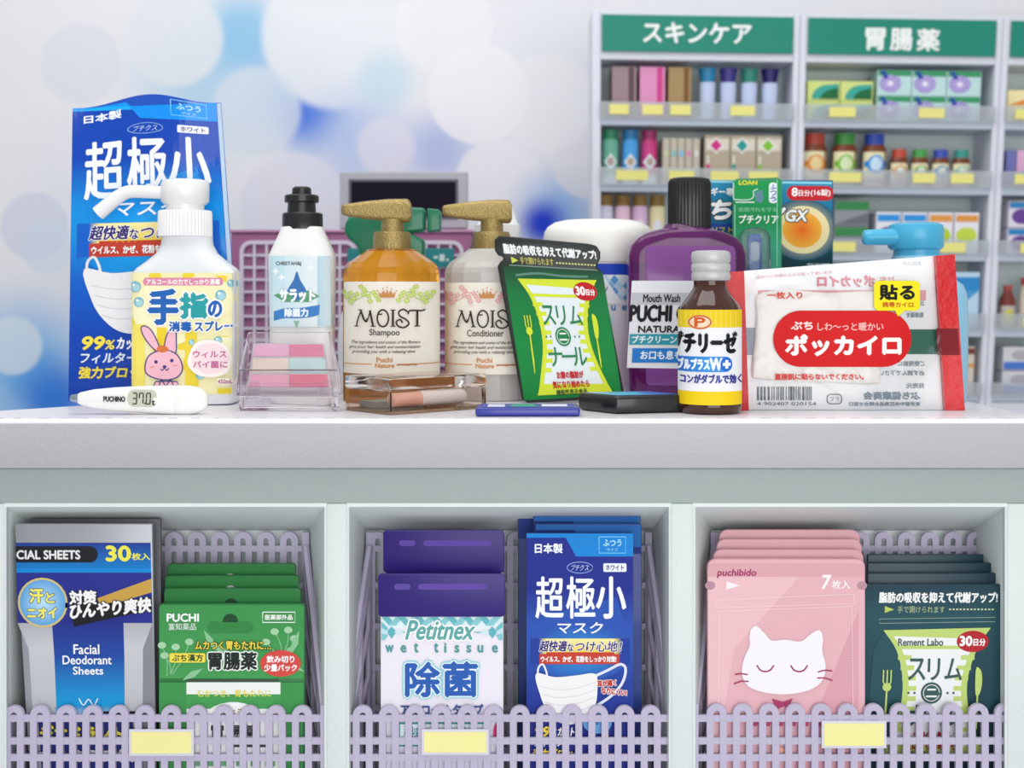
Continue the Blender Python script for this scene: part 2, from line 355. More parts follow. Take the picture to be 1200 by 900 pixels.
# ------------------------------------------------------------------ baskets
M_bk = mat('basket_lilac', '#bdb6ce', .5, bump=.08, bs=150)
ZB = -.47
def basket(x0, x1, u0, u1, first, tagbox, label, ytop=827):
    r = thing('storage_basket', label, 'basket', (P((x0+x1)/2, 0, 0).x, 0, zb), 'lilac plastic baskets in the counter'); Yf = -.032; th = .005
    b = MB(); p = 15.35; x = first; R = p/2
    while x+R < x1-3:
        path = [(x-R, 955)]+[(x-R*math.cos(t), ytop+R+4-R*math.sin(t)) for t in [math.pi*k/10 for k in range(11)]]+[(x+R, 955)]
        if x-R > x0+3: b.strip(path, 8, Yf, Yf+th)
        x += 2*p
    for xx in (x0+4.5, x1-4.5): b.strip([(xx, 955), (xx, ytop)], 8, Yf-.0004, Yf+th-.0003)
    for y in (842, 868.5, 888, 910, 932, 953): b.strip([(x0, y), (x1, y)], 8, Yf+.0006, Yf+th-.0006)
    b.out('front_panel', M_bk, r, 30)
    Yb = .058; b = MB(); p = 13.5; R = p/2; x = u0+6+R; yt = 624
    while x+R < u1-6:
        path = [(x-R, 940)]+[(x-R*math.cos(t), yt+R+3-R*math.sin(t)) for t in [math.pi*k/10 for k in range(11)]]+[(x+R, 940)]
        b.strip(path, 7.5, Yb, Yb+th); x += 2*p
    for y in (643, 686, 734, 782, 830, 880, 925): b.strip([(u0, y), (u1, y)], 7, Yb+.0006, Yb+th-.0006)
    for xx in (u0+3, u1-3): b.strip([(xx, 940), (xx, 624)], 8, Yb-.0006, Yb+th-.0003)
    b.out('rear_panel', M_bk, r, 30)
    for fx, bx in ((x0+4, u0+3), (x1-4, u1-3)):     # flared sides
        b = MB()
        def bar(pa, pb, w=.0042):
            pa = Vector(pa); pb = Vector(pb); b.tube([pa, pb], w, 6)
        A = P(fx, 842, Yf+.008); B = P(bx, 640, Yb-.004); A0 = Vector((A.x*.985, A.y, ZB)); B0 = Vector((B.x, B.y, ZB))
        bar(A, B)
        for t in (.3, .62, .95): bar(A0.lerp(B0, t), A.lerp(B, t), .0036)
        for t in (.12, .3, .5): bar(A0.lerp(A, 1-t*.9), B0.lerp(B, 1-t), .0036)
        b.out('side_panel', M_bk, r, 50)
    a = P(x0+10, 0, Yf+.01).x; c = P(x1-10, 0, Yf+.01).x
    MB().box(a, Yf+.006, ZB-.008, c, Yb-.001, ZB-.002).out('basket_floor', M_bk, r, 0)
    MB().box(a+.02, Yf+.01, zb, c-.02, Yb-.01, ZB-.008).out('foot', M_bk, r, 0)
    tx0, ty0, tx1, ty1 = tagbox
    t = MB().pbox(tx0-3, ty0-3, tx1+3, ty1+3, Yf-.003, Yf-.0005).out('tag_holder', mat('tag_border', '#d9d8e4', .4), r, 0, bevel=.0004)
    MB().pbox(tx0, ty0, tx1, ty1, Yf-.0036, Yf-.0031).out('price_tag', mat('tag_yellow', '#f3efa0', .6), t, 0)
basket(-4, 384, 29, 361, 16, (154, 858, 224, 883), 'lilac basket in the left compartment, blank yellow tag right of its middle')
basket(399, 793, 430, 763, 425, (497, 858, 570, 882), 'lilac basket in the middle compartment between the two grey uprights')
basket(810, 1189, 834, 1158, 840, (966, 848, 1036, 874), 'lilac basket in the right compartment under the heat pad pack', 825)

# ------------------------------------------------------------------ packs in the baskets
def pack(name, label, cat, group, outl, Y, m, th=.006):
    zb_ = ZB; r = thing(name, label, cat, (P(sum(p[0] for p in outl)/len(outl), 0, Y).x, Y+th/2, zb_), group)
    MB().prism(outl, Y, Y+th).out('pack_body', m, r, 35, bevel=.0012); return r
def ybase(Y): return HOR+(CH-ZB)*F/(1.5+Y)
PY = [-.024, -.010, .004, .018]
# blue mask artwork, drawn once on the pack in the middle basket (617..742 x 625..885)
def design_mask(a, pal, bottom=900):
    c0, c1, c2, top, hi = pal
    rows = [625, 655, 690, 735, 760, 800, 850, bottom]
    a.grad([(617, y, 742, y) for y in rows], [c0, c0, c0, c1, c1, c2, c0, c0])
    a.poly([(640, 722), (722, 700), (736, 745), (700, 770), (625, 745)], c1)
    a.radial(680, 765, 58, 34, hi, c1)
    a.grad([(617, 625, 742, 625), (617, 630, 742, 630)], [hi, hi])
    a.poly([(617, 625), (742, 625), (742, 652), (675, 652), (663, 630), (617, 630)], top)
    a.text('日本製', 627, 637, 659, 648, '#f2f6ff', bold=.4)
    for q in ((702, 629, 733, 648),):
        a.stroke([(q[0], q[1]), (q[2], q[1]), (q[2], q[3]), (q[0], q[3]), (q[0], q[1])], .9, '#7fd6ff')
    a.text('ふつう', 707, 632, 728, 640, '#aee6ff', bold=.3); a.text('サイズ', 711, 642, 724, 646, '#aee6ff')
    a.stroke(ellp(679.5, 665, 15, 6.5), .8, '#8fb2ea', closed=True); a.text('プチクス', 669, 661.5, 690, 668.5, '#c6dcff', shear=.2)
    a.rect(707, 660, 734, 670, '#eef2fa', r=1.5); a.text('ホワイト', 710, 662, 731, 668, '#27336e', bold=.2)
    a.text('超', 628, 676, 660, 724, '#f4f8ff', bold=.7); a.text('極', 664, 676, 697, 724, '#f4f8ff', bold=.7); a.text('小', 699, 676, 733, 724, '#f4f8ff', bold=.9)
    a.text('マスク', 653, 729, 706, 742, '#f4f8ff', bold=.3, shear=.12)
    a.rect(622, 748, 738, 766, '#f8f0a8', '#f2d024', n=6); a.rect(622, 764, 738, 778, '#c8402e', r=1)
    a.rect(622, 748, 632, 778, c2, c2); a.rect(726, 748, 738, 778, c2, c2)
    a.rect(632, 748, 640, 766, c2, '#f6e66a', hgrad=True, n=5); a.rect(720, 748, 728, 766, '#f6e66a', c2, hgrad=True, n=5)
    a.text('超快適', 633, 750.5, 664, 763, '#3a2a74', bold=.4, shear=.2, outline=('#ffffff', .9)); a.text('な', 665, 754, 672, 763, '#3a2a74', bold=.3, outline=('#ffffff', .8)); a.text('つけ心地！', 674, 751, 728, 763, '#3a2a74', bold=.3, shear=.15, outline=('#ffffff', .9))
    a.text('ウイルス、かぜ、花粉をしっかり対策!', 634, 768.5, 722, 775.5, '#ffffff', bold=.25)
    # folded mask with ear loops
    a.stroke([(630, 792), (631, 782), (636, 778), (640, 786), (641, 792)], 2.2, '#eceef4', smooth=5)
    a.stroke([(697, 792), (712, 785), (727, 778), (733, 784), (729, 800), (716, 815), (700, 826)], 3.2, '#dfe4f2', smooth=5)
    body = sm([(628, 789), (650, 793), (675, 791), (697, 789), (700, 803), (698, 825), (690, 838), (672, 848), (655, 846), (641, 832), (633, 814)], 4, True)
    a.poly(body, '#f1f1f1')
    for k in range(4): a.stroke([(633+k*3, 804+k*9), (655, 808+k*9), (680, 805+k*9), (699-k, 798+k*9)], .8, '#d3d6dc', smooth=4)
    a.text('耳が痛く', 700, 797, 722, 804, '#c3342b', bold=.4, outline=('#f6e9e9', 1.1), slope=-.05); a.text('なりにくい!', 705, 805, 734, 812, '#c3342b', bold=.4, outline=('#f6e9e9', 1.1), slope=.1)
    a.ell(700, 846, 17, 13, '#6ea9e0'); a.text('UVカット', 689, 841, 712, 849, '#1a3a86', bold=.3)
    a.text('99', 627, 851, 644, 862, '#ffe94a', bold=.6, shear=.2); a.text('%', 645, 854, 652, 862, '#ffe94a', bold=.3, shear=.2); a.text('カットの', 654, 852, 680, 862, '#ffffff', bold=.4, shear=.15)
    a.text('フィルターで', 626, 865, 678, 874, '#e6f3ff', bold=.3, shear=.15); a.text('強力ブロック', 625, 877, 680, 887, '#ffe94a', bold=.4, shear=.15)
PALB = ('#1c2c8e', '#2a55b4', '#1f3f9e', '#0f86d8', '#2f9be0')
M_mp = mat('mask_pack_navy', '#1f3a86', .4, coat=.2)
for i, (x0, x1, y, lab) in enumerate([(617, 742, 625, 'blue face mask pack at the front of the middle basket, white mask printed on it'), (627, 752, 614, 'blue mask pack directly behind the front one in the middle basket'),
                                 (625, 751, 604, 'blue mask pack second from the back of the middle basket'), (607, 732, 596, 'rearmost blue mask pack, sticking up highest on the left in the middle basket')]):
    Y = PY[i]; r = pack('mask_pack', lab, 'mask pack', 'blue mask packs in the middle basket', [(x0, y), (x1, y), (x1, ybase(Y)), (x0, ybase(Y))], Y, M_mp)
    a = Art(lambda x, yy, x0=x0, y=y: (x-617+x0, yy-625+y))
    if i == 0: design_mask(a, PALB)
    else:
        a.rect(618, 626, 741, 660, '#16307e'); a.poly([(618, 626), (741, 626), (741, 652), (675, 652), (663, 632), (618, 632)], '#1a62ae')  # rear packs in darker blues, their shade put into the print
    a.build('printed_front', plane(Y), r, INK)

# facial sheets
M_fs = mat('sheet_pack_silver', '#a9abb2', .35, metal=.3); M_fsd = mat('sheet_pack_graphite', '#55565c', .45, metal=.2)
r = pack('facial_sheet_pack', 'plain dark grey sheet pack behind the silver and blue one in the left basket', 'sheet pack', None, [(35, 608), (188, 608), (191, ybase(.002)), (40, ybase(.002))], .002, M_fsd)
r = pack('facial_sheet_pack', 'silver and blue deodorant sheet pack in the left basket, blue badge at its left edge', 'sheet pack', None, [(17, 614), (178, 614), (184, ybase(-.022)), (38, ybase(-.022))], -.022, M_fs)
a = Art(bil((0, 614, 610/2.903, 900), [(0, 614), (210, 614), (216, 900), (8, 900)]))
a.T = lambda x, y: (x+(y-614)*.025, y)
a.rect(18, 636, 176, 671, '#1f3c96', '#0f86d2', n=4); a.rect(18, 666, 176, 671, '#0f8ad8')
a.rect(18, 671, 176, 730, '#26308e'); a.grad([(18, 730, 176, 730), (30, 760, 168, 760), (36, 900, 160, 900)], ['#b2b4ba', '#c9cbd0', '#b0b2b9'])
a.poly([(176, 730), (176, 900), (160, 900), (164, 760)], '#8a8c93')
a.poly([(112, 701), (176, 678), (176, 694), (116, 712)], '#caa24a')
a.grad([(58, 726, 142, 726), (60, 770, 142, 770), (61, 828, 141, 828)], ['#222c86', '#1f4ca6', '#12a0dc'])
a.poly([(18, 640), (105, 640)]+[(105+9*math.sin(t), 649.5-9.5*math.cos(t)) for t in [math.pi*k/8 for k in range(1, 8)]]+[(105, 659), (18, 659)], '#1b1c22')
a.text('CIAL SHEETS', 19, 645, 93, 655, '#e8e8ea', bold=.5); a.text('30', 124, 640, 152, 657, '#f2ec52', bold=1.1); a.text('枚入', 154, 648, 175, 656, '#f2ec52', bold=.3)
a.radial(48, 706, 29, 29, '#bfe6fa', '#4d9ddc'); a.stroke(ellp(48, 706, 28, 28), 2.4, '#d6c27a', closed=True)
a.text('汗', 33, 690, 49, 706, '#f4ee6a', bold=.9, outline=('#1c3f8c', 1.6)); a.text('と', 52, 694, 62, 706, '#f4ee6a', bold=.5, outline=('#1c3f8c', 1.2)); a.text('ニオイ', 30, 712, 64, 724, '#f4ee6a', bold=.7, outline=('#1c3f8c', 1.2))
a.poly([(78, 694), (112, 692), (113, 708), (176, 700), (176, 714), (84, 734), (80, 712)], '#17181f')
a.text('対策', 80, 692, 111, 708, '#f4f4f4', bold=.8, outline=('#17181f', 1.5)); a.text('ひんやり爽快', 80, 708, 175, 725, '#f4f4f4', bold=.9, outline=('#17181f', 1.8), slope=-.09, shear=.1)
a.text('Facial', 83, 755, 113, 766, '#f0f4fa', bold=.3); a.text('Deodorant', 70, 768, 127, 778, '#f0f4fa', bold=.3); a.text('Sheets', 82, 781, 117, 790, '#f0f4fa', bold=.3)
a.stroke([(88, 818), (93, 826), (99, 819), (105, 826), (110, 818)], 1.4, '#dff2fb', smooth=4)
a.rect(60, 828, 142, 838, '#2f9bd8', '#b9d6e6', n=4); a.rect(112, 833, 158, 842, '#22252e')
a.poly([(40, 846), (150, 838), (152, 900), (42, 900)], '#25307e')
a.text('デオドラント', 42, 850, 138, 868, '#f1e94f', bold=1.0, outline=('#1a1b22', 1.8)); a.text('さらさら爽快', 40, 878, 150, 892, '#e9e9ee', bold=1, outline=('#1a1b22', 1.6))
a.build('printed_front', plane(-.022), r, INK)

# green medicine cartons
M_gm = mat('carton_green', '#2f7f42', .5)
for i, (x0, x1, y, lab) in enumerate([(186, 357, 708, 'green stomach medicine carton at the front of the left basket with printed flowers'), (192, 352, 690, 'green medicine carton just behind the front one in the left basket'),
                                 (193, 350, 675, 'third green medicine carton from the front in the left basket, hanging hole showing'), (196, 346, 661, 'rearmost green medicine carton in the left basket, topmost of its row')]):
    Y = PY[i]+.001
    r = pack('medicine_carton', lab, 'medicine box', 'green stomach medicine cartons in the left basket', rrect(x0, y, x1, ybase(Y), 4, 3), Y, M_gm, .008)
    a = Art(lambda x, yy, x0=x0, x1=x1, y=y: (x0+(x-186)*(x1-x0)/171, yy-708+y)); a.poly(rrect(187, 709, 356, 740, 4, 3), '#2f7f42' if i else '#3f9650')  # rear cartons get a darker green in place of shade
    a.poly(ellp(270, 728, 9, 9, 16, 180, 360)+[(279, 729), (261, 729)], '#c6cec8' if i in (2, 3) else '#1d4a2b')
    if i == 0:
        a.rect(187, 727, 356, 795, '#3f9650', '#46a055'); a.rect(243, 728, 297, 742, '#358644', r=6)
        a.poly(ellp(270, 728, 9, 9, 16, 180, 360)+[(279, 729), (261, 729)], '#1d4a2b')
        for (sx0, sy0, sx1, sy1) in ((200, 790, 206, 758), (200, 790, 193, 768), (202, 790, 222, 752), (196, 792, 190, 756), (330, 770, 322, 740), (330, 770, 338, 738), (330, 770, 345, 748), (326, 776, 312, 752)):
            a.stroke([(sx0, sy0), ((sx0+sx1)/2+3, (sy0+sy1)/2), (sx1, sy1)], 1, '#8fc796', smooth=4); a.ell(sx1, sy1, 5, 4, '#a6d3a8', 12)
        for (lx, ly, an) in ((246, 750, 60), (258, 760, 20), (340, 762, -40), (346, 752, -70), (226, 790, -30), (345, 780, 30)):
            t = math.radians(an); a.poly([(lx+14*math.cos(t), ly+14*math.sin(t)), (lx-4*math.sin(t), ly+4*math.cos(t)), (lx-14*math.cos(t), ly-14*math.sin(t)), (lx+4*math.sin(t), ly-4*math.cos(t))], '#8cc795')
        a.text('PUCHI', 196, 719, 233, 728, '#f2faf2', bold=.5); a.text('富知薬品', 198, 730, 230, 738, '#f2faf2')
        a.stroke([(308, 717), (346, 717), (346, 729), (308, 729), (308, 717)], 1.1, '#f2faf2'); a.text('医薬部外品', 311, 720, 343, 726, '#f2faf2', bold=.2)
        a.text('ムカつく胃もたれに…', 229, 751, 318, 761, '#f3d94a', bold=.3, outline=('#1f3a24', 1.1))
        a.rect(199, 765, 241, 776, '#f2e04e', r=2); a.text('ぷち漢方', 202, 766.5, 238, 774.5, '#234a2a', bold=.3)
        a.text('胃腸薬', 245, 764, 301, 784, '#1f2a26', bold=.8, outline=('#eef6ee', 2.2))
        a.ell(329, 777, 24, 15.5, '#d84b45'); a.text('飲み切り', 313, 768, 345, 776, '#fff', bold=.3); a.text('少量パック', 310, 778, 348, 786, '#fff', bold=.3)
        a.stroke([(219, 797), (327, 797)], 2.2, '#4a4f4c'); a.rect(187, 799, 356, 900, '#3f9650'); a.rect(219, 799, 329, 900, '#eef4ee')
        a.rect(219, 813, 329, 830, '#46a055'); a.text('むかつき、胃もたれに', 232, 808, 318, 816, '#e2da5a', bold=.2)
        a.ell(274, 862, 46, 40, '#f6f8f6', 30); a.text('ぷち漢方', 258, 830, 298, 839, '#a9881f', bold=.3); a.text('胃腸薬', 248, 849, 302, 864, '#2b3330', bold=.5); a.rect(270, 871, 316, 875, '#3a4a40')
        for k in range(6): a.rect(226+k*17, 886, 238+k*17, 897, '#6fae7c')
    a.build('printed_front', plane(Y), r, INK)

# wet tissue packs
M_wt = mat('tissue_pack_white', '#ece9f2', .45)
M_wl = mat('tissue_lid_indigo', '#280e74', .4)
for i, (x0, x1, y, lab) in enumerate([(443, 592, 672, 'front wet tissue pack in the middle basket, indigo flap over a checked white label'), (449, 591, 621, 'rear wet tissue pack in the middle basket, only its indigo flap showing')]):
    Y = (-.0235, -.004)[i]; ybs = ybase(Y)
    r = pack('wet_tissue_pack', lab, 'wet tissue pack', 'wet tissue packs in the middle basket', [(x0+3, y+8), (x1-2, y+8), (x1-2, ybs), (x0+3, ybs)], Y, M_wt, .009)
    fl_ = MB().prism(rrect(x0, y, x1, y+51, 5, 3), Y-.0025, Y-.0002).out('flap', M_wl, r, 35, bevel=.0007)
    a = Art(); a.rect(x0+19, y+12, x0+38, y+19, '#5f48a4', r=3.4); a.rect(x0+47, y+12, x0+127, y+19, '#5f48a4', r=3.4); a.build('flap_slot', plane(Y-.0025), fl_, INK)
    if i == 0:
        a = Art(); a.rect(446.5, 722, 589, 900, '#f0edf5', '#e9e6f2')
        a.grad([(447, 723, 589, 723), (447, 736, 589, 736)], ['#d9f0f2', '#e4f2f6'])
        for k in range(8):
            x = 447+k*19; 
            if x+9 < 589: a.poly([(x, 723), (x+9, 723), (x+9+9, 733), (x+9, 733)], '#69bcc6')
            if x+26 < 589: a.poly([(x+26, 723), (x+17, 723), (x+8, 733), (x+17, 733)], '#8ccdd4')
        for sgn, x0_ in ((1, 447), (-1, 589)):
            for k in range(3):
                a.poly([(x0_, 728+k*7), (x0_+sgn*8, 736+k*4), (x0_+sgn*4, 742+k*4), (x0_, 738+k*6)], ('#6fc0ca', '#bfe3e8', '#84c8d4')[k])
                a.poly([(x0_+sgn*(12+k*9), 734+k*3), (x0_+sgn*(18+k*9), 740), (x0_+sgn*(12+k*8), 748-k*3), (x0_+sgn*(6+k*9), 740)], ('#5fb4c2', '#cfe9ee', '#7cc4ce')[k])
        a.text('Petitnex', 478, 727, 556, 749, '#5fa9a6', bold=.7, shear=.25, outline=('#ffffff', 2.4))
        for ch, x, x2 in (('w', 452, 461), ('e', 470, 476), ('t', 485.5, 490), ('t', 509, 513.5), ('i', 521, 522.8), ('s', 533, 538), ('s', 547, 552), ('u', 560, 566), ('e', 577, 583)): a.text(ch, x, 753.5 if ch in 'ti' else 756, x2, 764, '#4f9a9c', bold=.5)
        for t, x in (('除', 476), ('菌', 520)): a.text(t, x, 776, x+39, 815, '#2a5fb4', bold=1.3, outline=('#9adbe2', 4.2))
        for t, x in (('除', 476), ('菌', 520)): a.text(t, x, 776, x+39, 815, '#2a5fb4', bold=1.5, outline=('#f2fbff', 2.6))
        a.text('アルコールタイプ', 470, 825, 566, 837, '#41548e', bold=.6)
        a.rect(467, 846, 570, 874, '#3a9aa0'); a.rect(469, 848, 568, 872, '#e8f4f6'); a.text('外出時に', 474, 851, 500, 869, '#3a9aa0', bold=.3); a.text('10枚', 520, 852, 562, 869, '#3a9aa0', bold=.4)
        a.ell(582, 858, 4, 11, '#d2386c'); a.rect(447, 885, 589, 900, '#d9d4e6')
        a.build('printed_front', plane(Y), r, INK)

# pink packs with a sleeping cat
M_pk = mat('pack_pink', '#e0a9b2', .45)
for i, (x0, x1, y, lab) in enumerate([(829, 1014, 655, 'front pink pack in the right basket with a white sleeping cat face'), (836, 1012, 644, 'pink pack just behind the cat faced one in the right basket'),
                                 (840, 1010, 632, 'third pink pack from the front in the right basket'), (843, 1008, 621, 'rearmost pink pack in the right basket, its rounded top highest')]):
    Y = PY[i]
    r = pack('pink_pouch', lab, 'pouch', 'pink pouches in the right basket', rrect(x0, y, x1, ybase(Y), 10, 4), Y, M_pk)
    if i == 0:
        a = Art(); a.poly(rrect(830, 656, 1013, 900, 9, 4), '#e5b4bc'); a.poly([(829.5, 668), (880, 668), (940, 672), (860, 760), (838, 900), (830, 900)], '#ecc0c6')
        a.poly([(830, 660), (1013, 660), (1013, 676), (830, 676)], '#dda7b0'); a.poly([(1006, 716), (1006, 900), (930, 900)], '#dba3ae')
        for xx in (832, 1010): a.ell(xx, 686, 6, 5, '#b98f9c', 14)
        a.text('puchibido', 841, 667, 886, 677, '#a6406a', bold=.4, shear=.15); a.poly([(851, 681), (867, 686), (851, 691)], '#fbeef0')
        a.text('7', 963, 674, 973, 690, '#fbf2f3', bold=.6, shear=.12); a.text('枚入', 975, 680, 996, 690, '#fbf2f3', bold=.3)
        def dash(pts, w=1.0, d=3.2):
            for (ax, ay), (bx_, by) in zip(pts, pts[1:]):
                L = math.hypot(bx_-ax, by-ay); q = 0
                while q < L-1: t0 = q/L; t1 = min(q+d*.6, L)/L; a.stroke([(ax+(bx_-ax)*t0, ay+(by-ay)*t0), (ax+(bx_-ax)*t1, ay+(by-ay)*t1)], w, '#f7e3e6', bump=False); q += d
        a.L += 1; dash([(840, 703), (1000, 696), (1002, 707), (838, 712), (840, 703)]); dash([(843, 716), (840, 900)]); dash([(998, 712), (1000, 900)]); dash([(843, 716), (998, 710)])
        cat = sm([(880, 737), (886, 733), (896, 742), (904, 750), (920, 749), (938, 751), (950, 742), (960, 738), (964, 748), (963, 762), (967, 780), (963, 797), (948, 808), (922, 813), (896, 811), (876, 803), (869, 788), (872, 770), (878, 757), (878, 745)], 5, True)
        a.poly(cat, '#f4f2f6')
        for cx in (896.5, 936): a.stroke([(cx-10, 779), (cx-6, 784.5), (cx, 786.5), (cx+6, 784.5), (cx+10, 779)], 1.9, '#a83a66', smooth=5)
        for pts in ([(861, 790), (868, 789), (876, 790)], [(860, 801), (868, 798), (877, 798)], [(958, 787), (966, 785), (975, 786)], [(957, 794), (966, 794), (975, 797)]): a.stroke(pts, 1.7, '#a83a66', smooth=4)
        a.poly([(904, 818), (917, 822), (929, 818), (924, 826), (929, 833), (918, 827), (910, 831)], '#a83a66')
        a.text('uuunun', 876, 839, 962, 850, '#b8456e', bold=.9, shear=.2); a.poly([(906, 872), (922, 878), (906, 886)], '#f3b3a4'); a.rect(840, 858, 850, 862, '#e9a9b4')
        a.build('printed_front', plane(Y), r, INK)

# slimming supplement design, on the pack in the right basket (1012..1178 x 685..890)
def design_slim(a, bgt, bgb, lime, pale, txt, hdr, red='#b5232c', brand=True):
    a.grad([(1012, 685, 1178, 685), (1012, 720, 1178, 720), (1012, 790, 1178, 790), (1012, 892, 1178, 892)], [hdr, bgt, bgb, bgb])
    a.text('脂肪の吸収を抑えて代謝アップ!', 1030, 693, 1170, 705, '#f3f6f4', bold=.5)
    a.poly([(1037, 709), (1048, 713), (1037, 717)], '#b8cc5a'); a.text('手で開けられます', 1052, 709, 1108, 717, '#b3c08a')
    for k in range(13): a.rect(1113+k*4.2, 712, 1115.4+k*4.2, 713.6, '#d3dcb0')
    a.stroke([(1031, 724), (1168, 722), (1168, 727), (1031, 729), (1031, 724)], .7, '#8fa89c')
    wl_ = sm([(1036, 737), (1052, 760), (1060, 790), (1060, 820), (1052, 850), (1040, 884)], 6); wr = sm([(1163, 734), (1148, 758), (1138, 790), (1138, 820), (1146, 850), (1160, 884)], 6)
    a.poly([(1025, 760), (1036, 740)]+wl_[2:]+[(1028, 884), (1022, 820)], bgt)
    a.poly(wl_+wr[::-1], lime)
    li = [(x+5, y) for x, y in wl_]; ri = [(x-5, y) for x, y in wr]
    def at(side, y):
        s_ = wl_ if side < 0 else wr
        for p, q in zip(s_, s_[1:]):
            if p[1] <= y <= q[1]: return p[0]+(q[0]-p[0])*(y-p[1])/(q[1]-p[1])
        return s_[-1][0]
    inner = [(at(-1, y)+7, y) for y in range(744, 876, 6)]+[(at(1, y)-7, y) for y in range(873, 742, -6)]
    a.poly(inner, pale)
    a.L += 1
    for k, y in enumerate(range(766, 862, 12)):
        for sd in (-1, 1):
            x = at(sd, y); x1_ = x-sd*16
            a.add([(x, y), (x1_, y), (x1_, y+5.5), (x, y+5.5)], [(0, 1, 2, 3)], lin(lime), False)
    a.grad([(at(-1, 755)+2, 755, at(1, 755)-2, 755), (at(-1, 759)+2, 759, at(1, 759)-2, 759)], [lime, lime]); a.grad([(at(-1, 876), 876, at(1, 876), 876), (at(-1, 884)-1, 884, at(1, 884)+1, 884)], [lime, lime])
    if brand: a.text('Rement Labo', 1054, 747, 1107, 755, '#4b5a55', bold=.3)
    a.ell(1142, 750, 19, 12.5, red); a.text('30', 1127, 744, 1141, 755, '#fff', bold=.7); a.text('日分', 1143, 747, 1157, 755, '#fff', bold=.3)
    for t, x in (('ス', 1067), ('リ', 1090), ('ム', 1110)): a.text(t, x, 770, x+(20 if t != 'リ' else 14), 795, txt, bold=.4)
    a.ell(1095, 810, 12.5, 12.5, txt); a.stroke(ellp(1095, 810, 9.5, 9.5), .9, '#e9f2ea', closed=True); a.text('二', 1089, 805.5, 1101, 814.5, '#eef6ee', bold=.5)
    for dx in (-27, -20, 19, 26): a.ell(1095+dx, 810, 1.4, 1.4, txt, 10)
    for t, x in (('ナ', 1067), ('ー', 1088), ('ル', 1106)): a.text(t, x, 824 if t != 'ー' else 834, x+22, 848 if t != 'ー' else 837, txt, bold=.4)
    a.text('お腹の脂肪が', 1075, 855, 1118, 864, red, bold=.4); a.text('気になり始めたら', 1066, 867, 1125, 876, red, bold=.4); a.text('機能性表示食品', 1070, 878, 1120, 885, '#3c4a30', bold=.2)
    fork = lambda ox: [a.stroke([(ox+d, 783), (ox+d, 797), (ox+d*.4, 802)], 1.6, lime) for d in (-4.5, 0, 4.5)]
    fork(1042); a.ell(1042, 803, 5.2, 5, lime, 14); a.stroke([(1042, 804), (1041, 840), (1040, 856)], [2, 2.6, 1], lime)
    a.poly(sm([(1147, 780), (1153, 785), (1154, 800), (1151, 812), (1147, 812), (1146, 796)], 4, True), lime); a.stroke([(1149, 810), (1149, 840), (1149, 852)], [2, 2.6, 1], lime)
M_sl = mat('pack_dark_teal', '#1f3e4c', .4)
for i, (x0, x1, y, lab) in enumerate([(1012, 1178, 685, 'front dark teal supplement pack in the right basket, fork and knife printed on it'), (1017, 1170, 672, 'dark teal supplement pack just behind the front one in the right basket'),
                                 (1017, 1162, 660, 'third dark teal supplement pack from the front in the right basket'), (1017, 1153, 650, 'rearmost dark teal supplement pack in the right basket')]):
    Y = PY[i]+.0065
    ol = [(x0, y), (x1, y), (x1-.5, y+24), (x1-5, y+28), (x1-.8, y+32), (x1-7, ybase(Y)), (x0-8, ybase(Y)), (x0-1, y+32), (x0+3, y+28), (x0, y+24)] if i == 0 else [(x0, y), (x1, y), (x1-6, ybase(Y)), (x0, ybase(Y))]
    r = pack('supplement_pouch', lab, 'supplement pouch', 'dark teal supplement pouches in the right basket', ol, Y, M_sl)
    if i == 0:
        a = Art(bil((1012, 685, 1178, 890), [(1013, 686), (1177, 686), (1171, 892), (1006, 892)]))
        design_slim(a, '#24505a', '#1f4450', '#bfd678', '#edf1f1', '#3b5a58', '#1f3e4c'); a.build('printed_front', plane(Y), r, INK)
# ------------------------------------------------------------------ shelf units behind (a slightly twisted row)
def W(u, v):
    k = (u-700)/480
    return (u-.047*max(k, 0)*(v-12), v+.016*(u-700)*(1-(v-12)/500))
def SY(u): return .98+.08*(u-700)/490
def S(u, v, dy=0):                               # shelf-front coordinates -> metres
    x, y = W(u, v); p = P(x, y, SY(u)); return Vector((p.x, p.y+dy, p.z))
def sbox(b, u0, v0, u1, v1, ya, yb):
    c = [S(u0, v1), S(u1, v1), S(u1, v0), S(u0, v0)]
    return b.hexa([(p.x, p.y+ya, p.z) for p in c]+[(p.x, p.y+yb, p.z) for p in c])
def SM(dy): return lambda u, v: S(u, v, dy)
M_sf = mat('shelf_white', '#dcdfea', .55); M_sb = mat('shelf_back', '#cfdbd9', .65); M_gr = mat('header_green', '#168672', .45)
M_bd = mat('shelf_edge', '#c6d0dc', .5); M_tag = mat('ticket_yellow', '#ebe587', .6); M_lip = film('shelf_lip_clear', '#eef3f8', 2, .05, .2, .30)
ROWS = [(70, 137, 119, 146), (146, 215, 196, 224), (224, 294, 278, 303), (303, 383, 365, 393), (393, 462, 447, 470)]  # open top, shelf top, lip top, board bottom
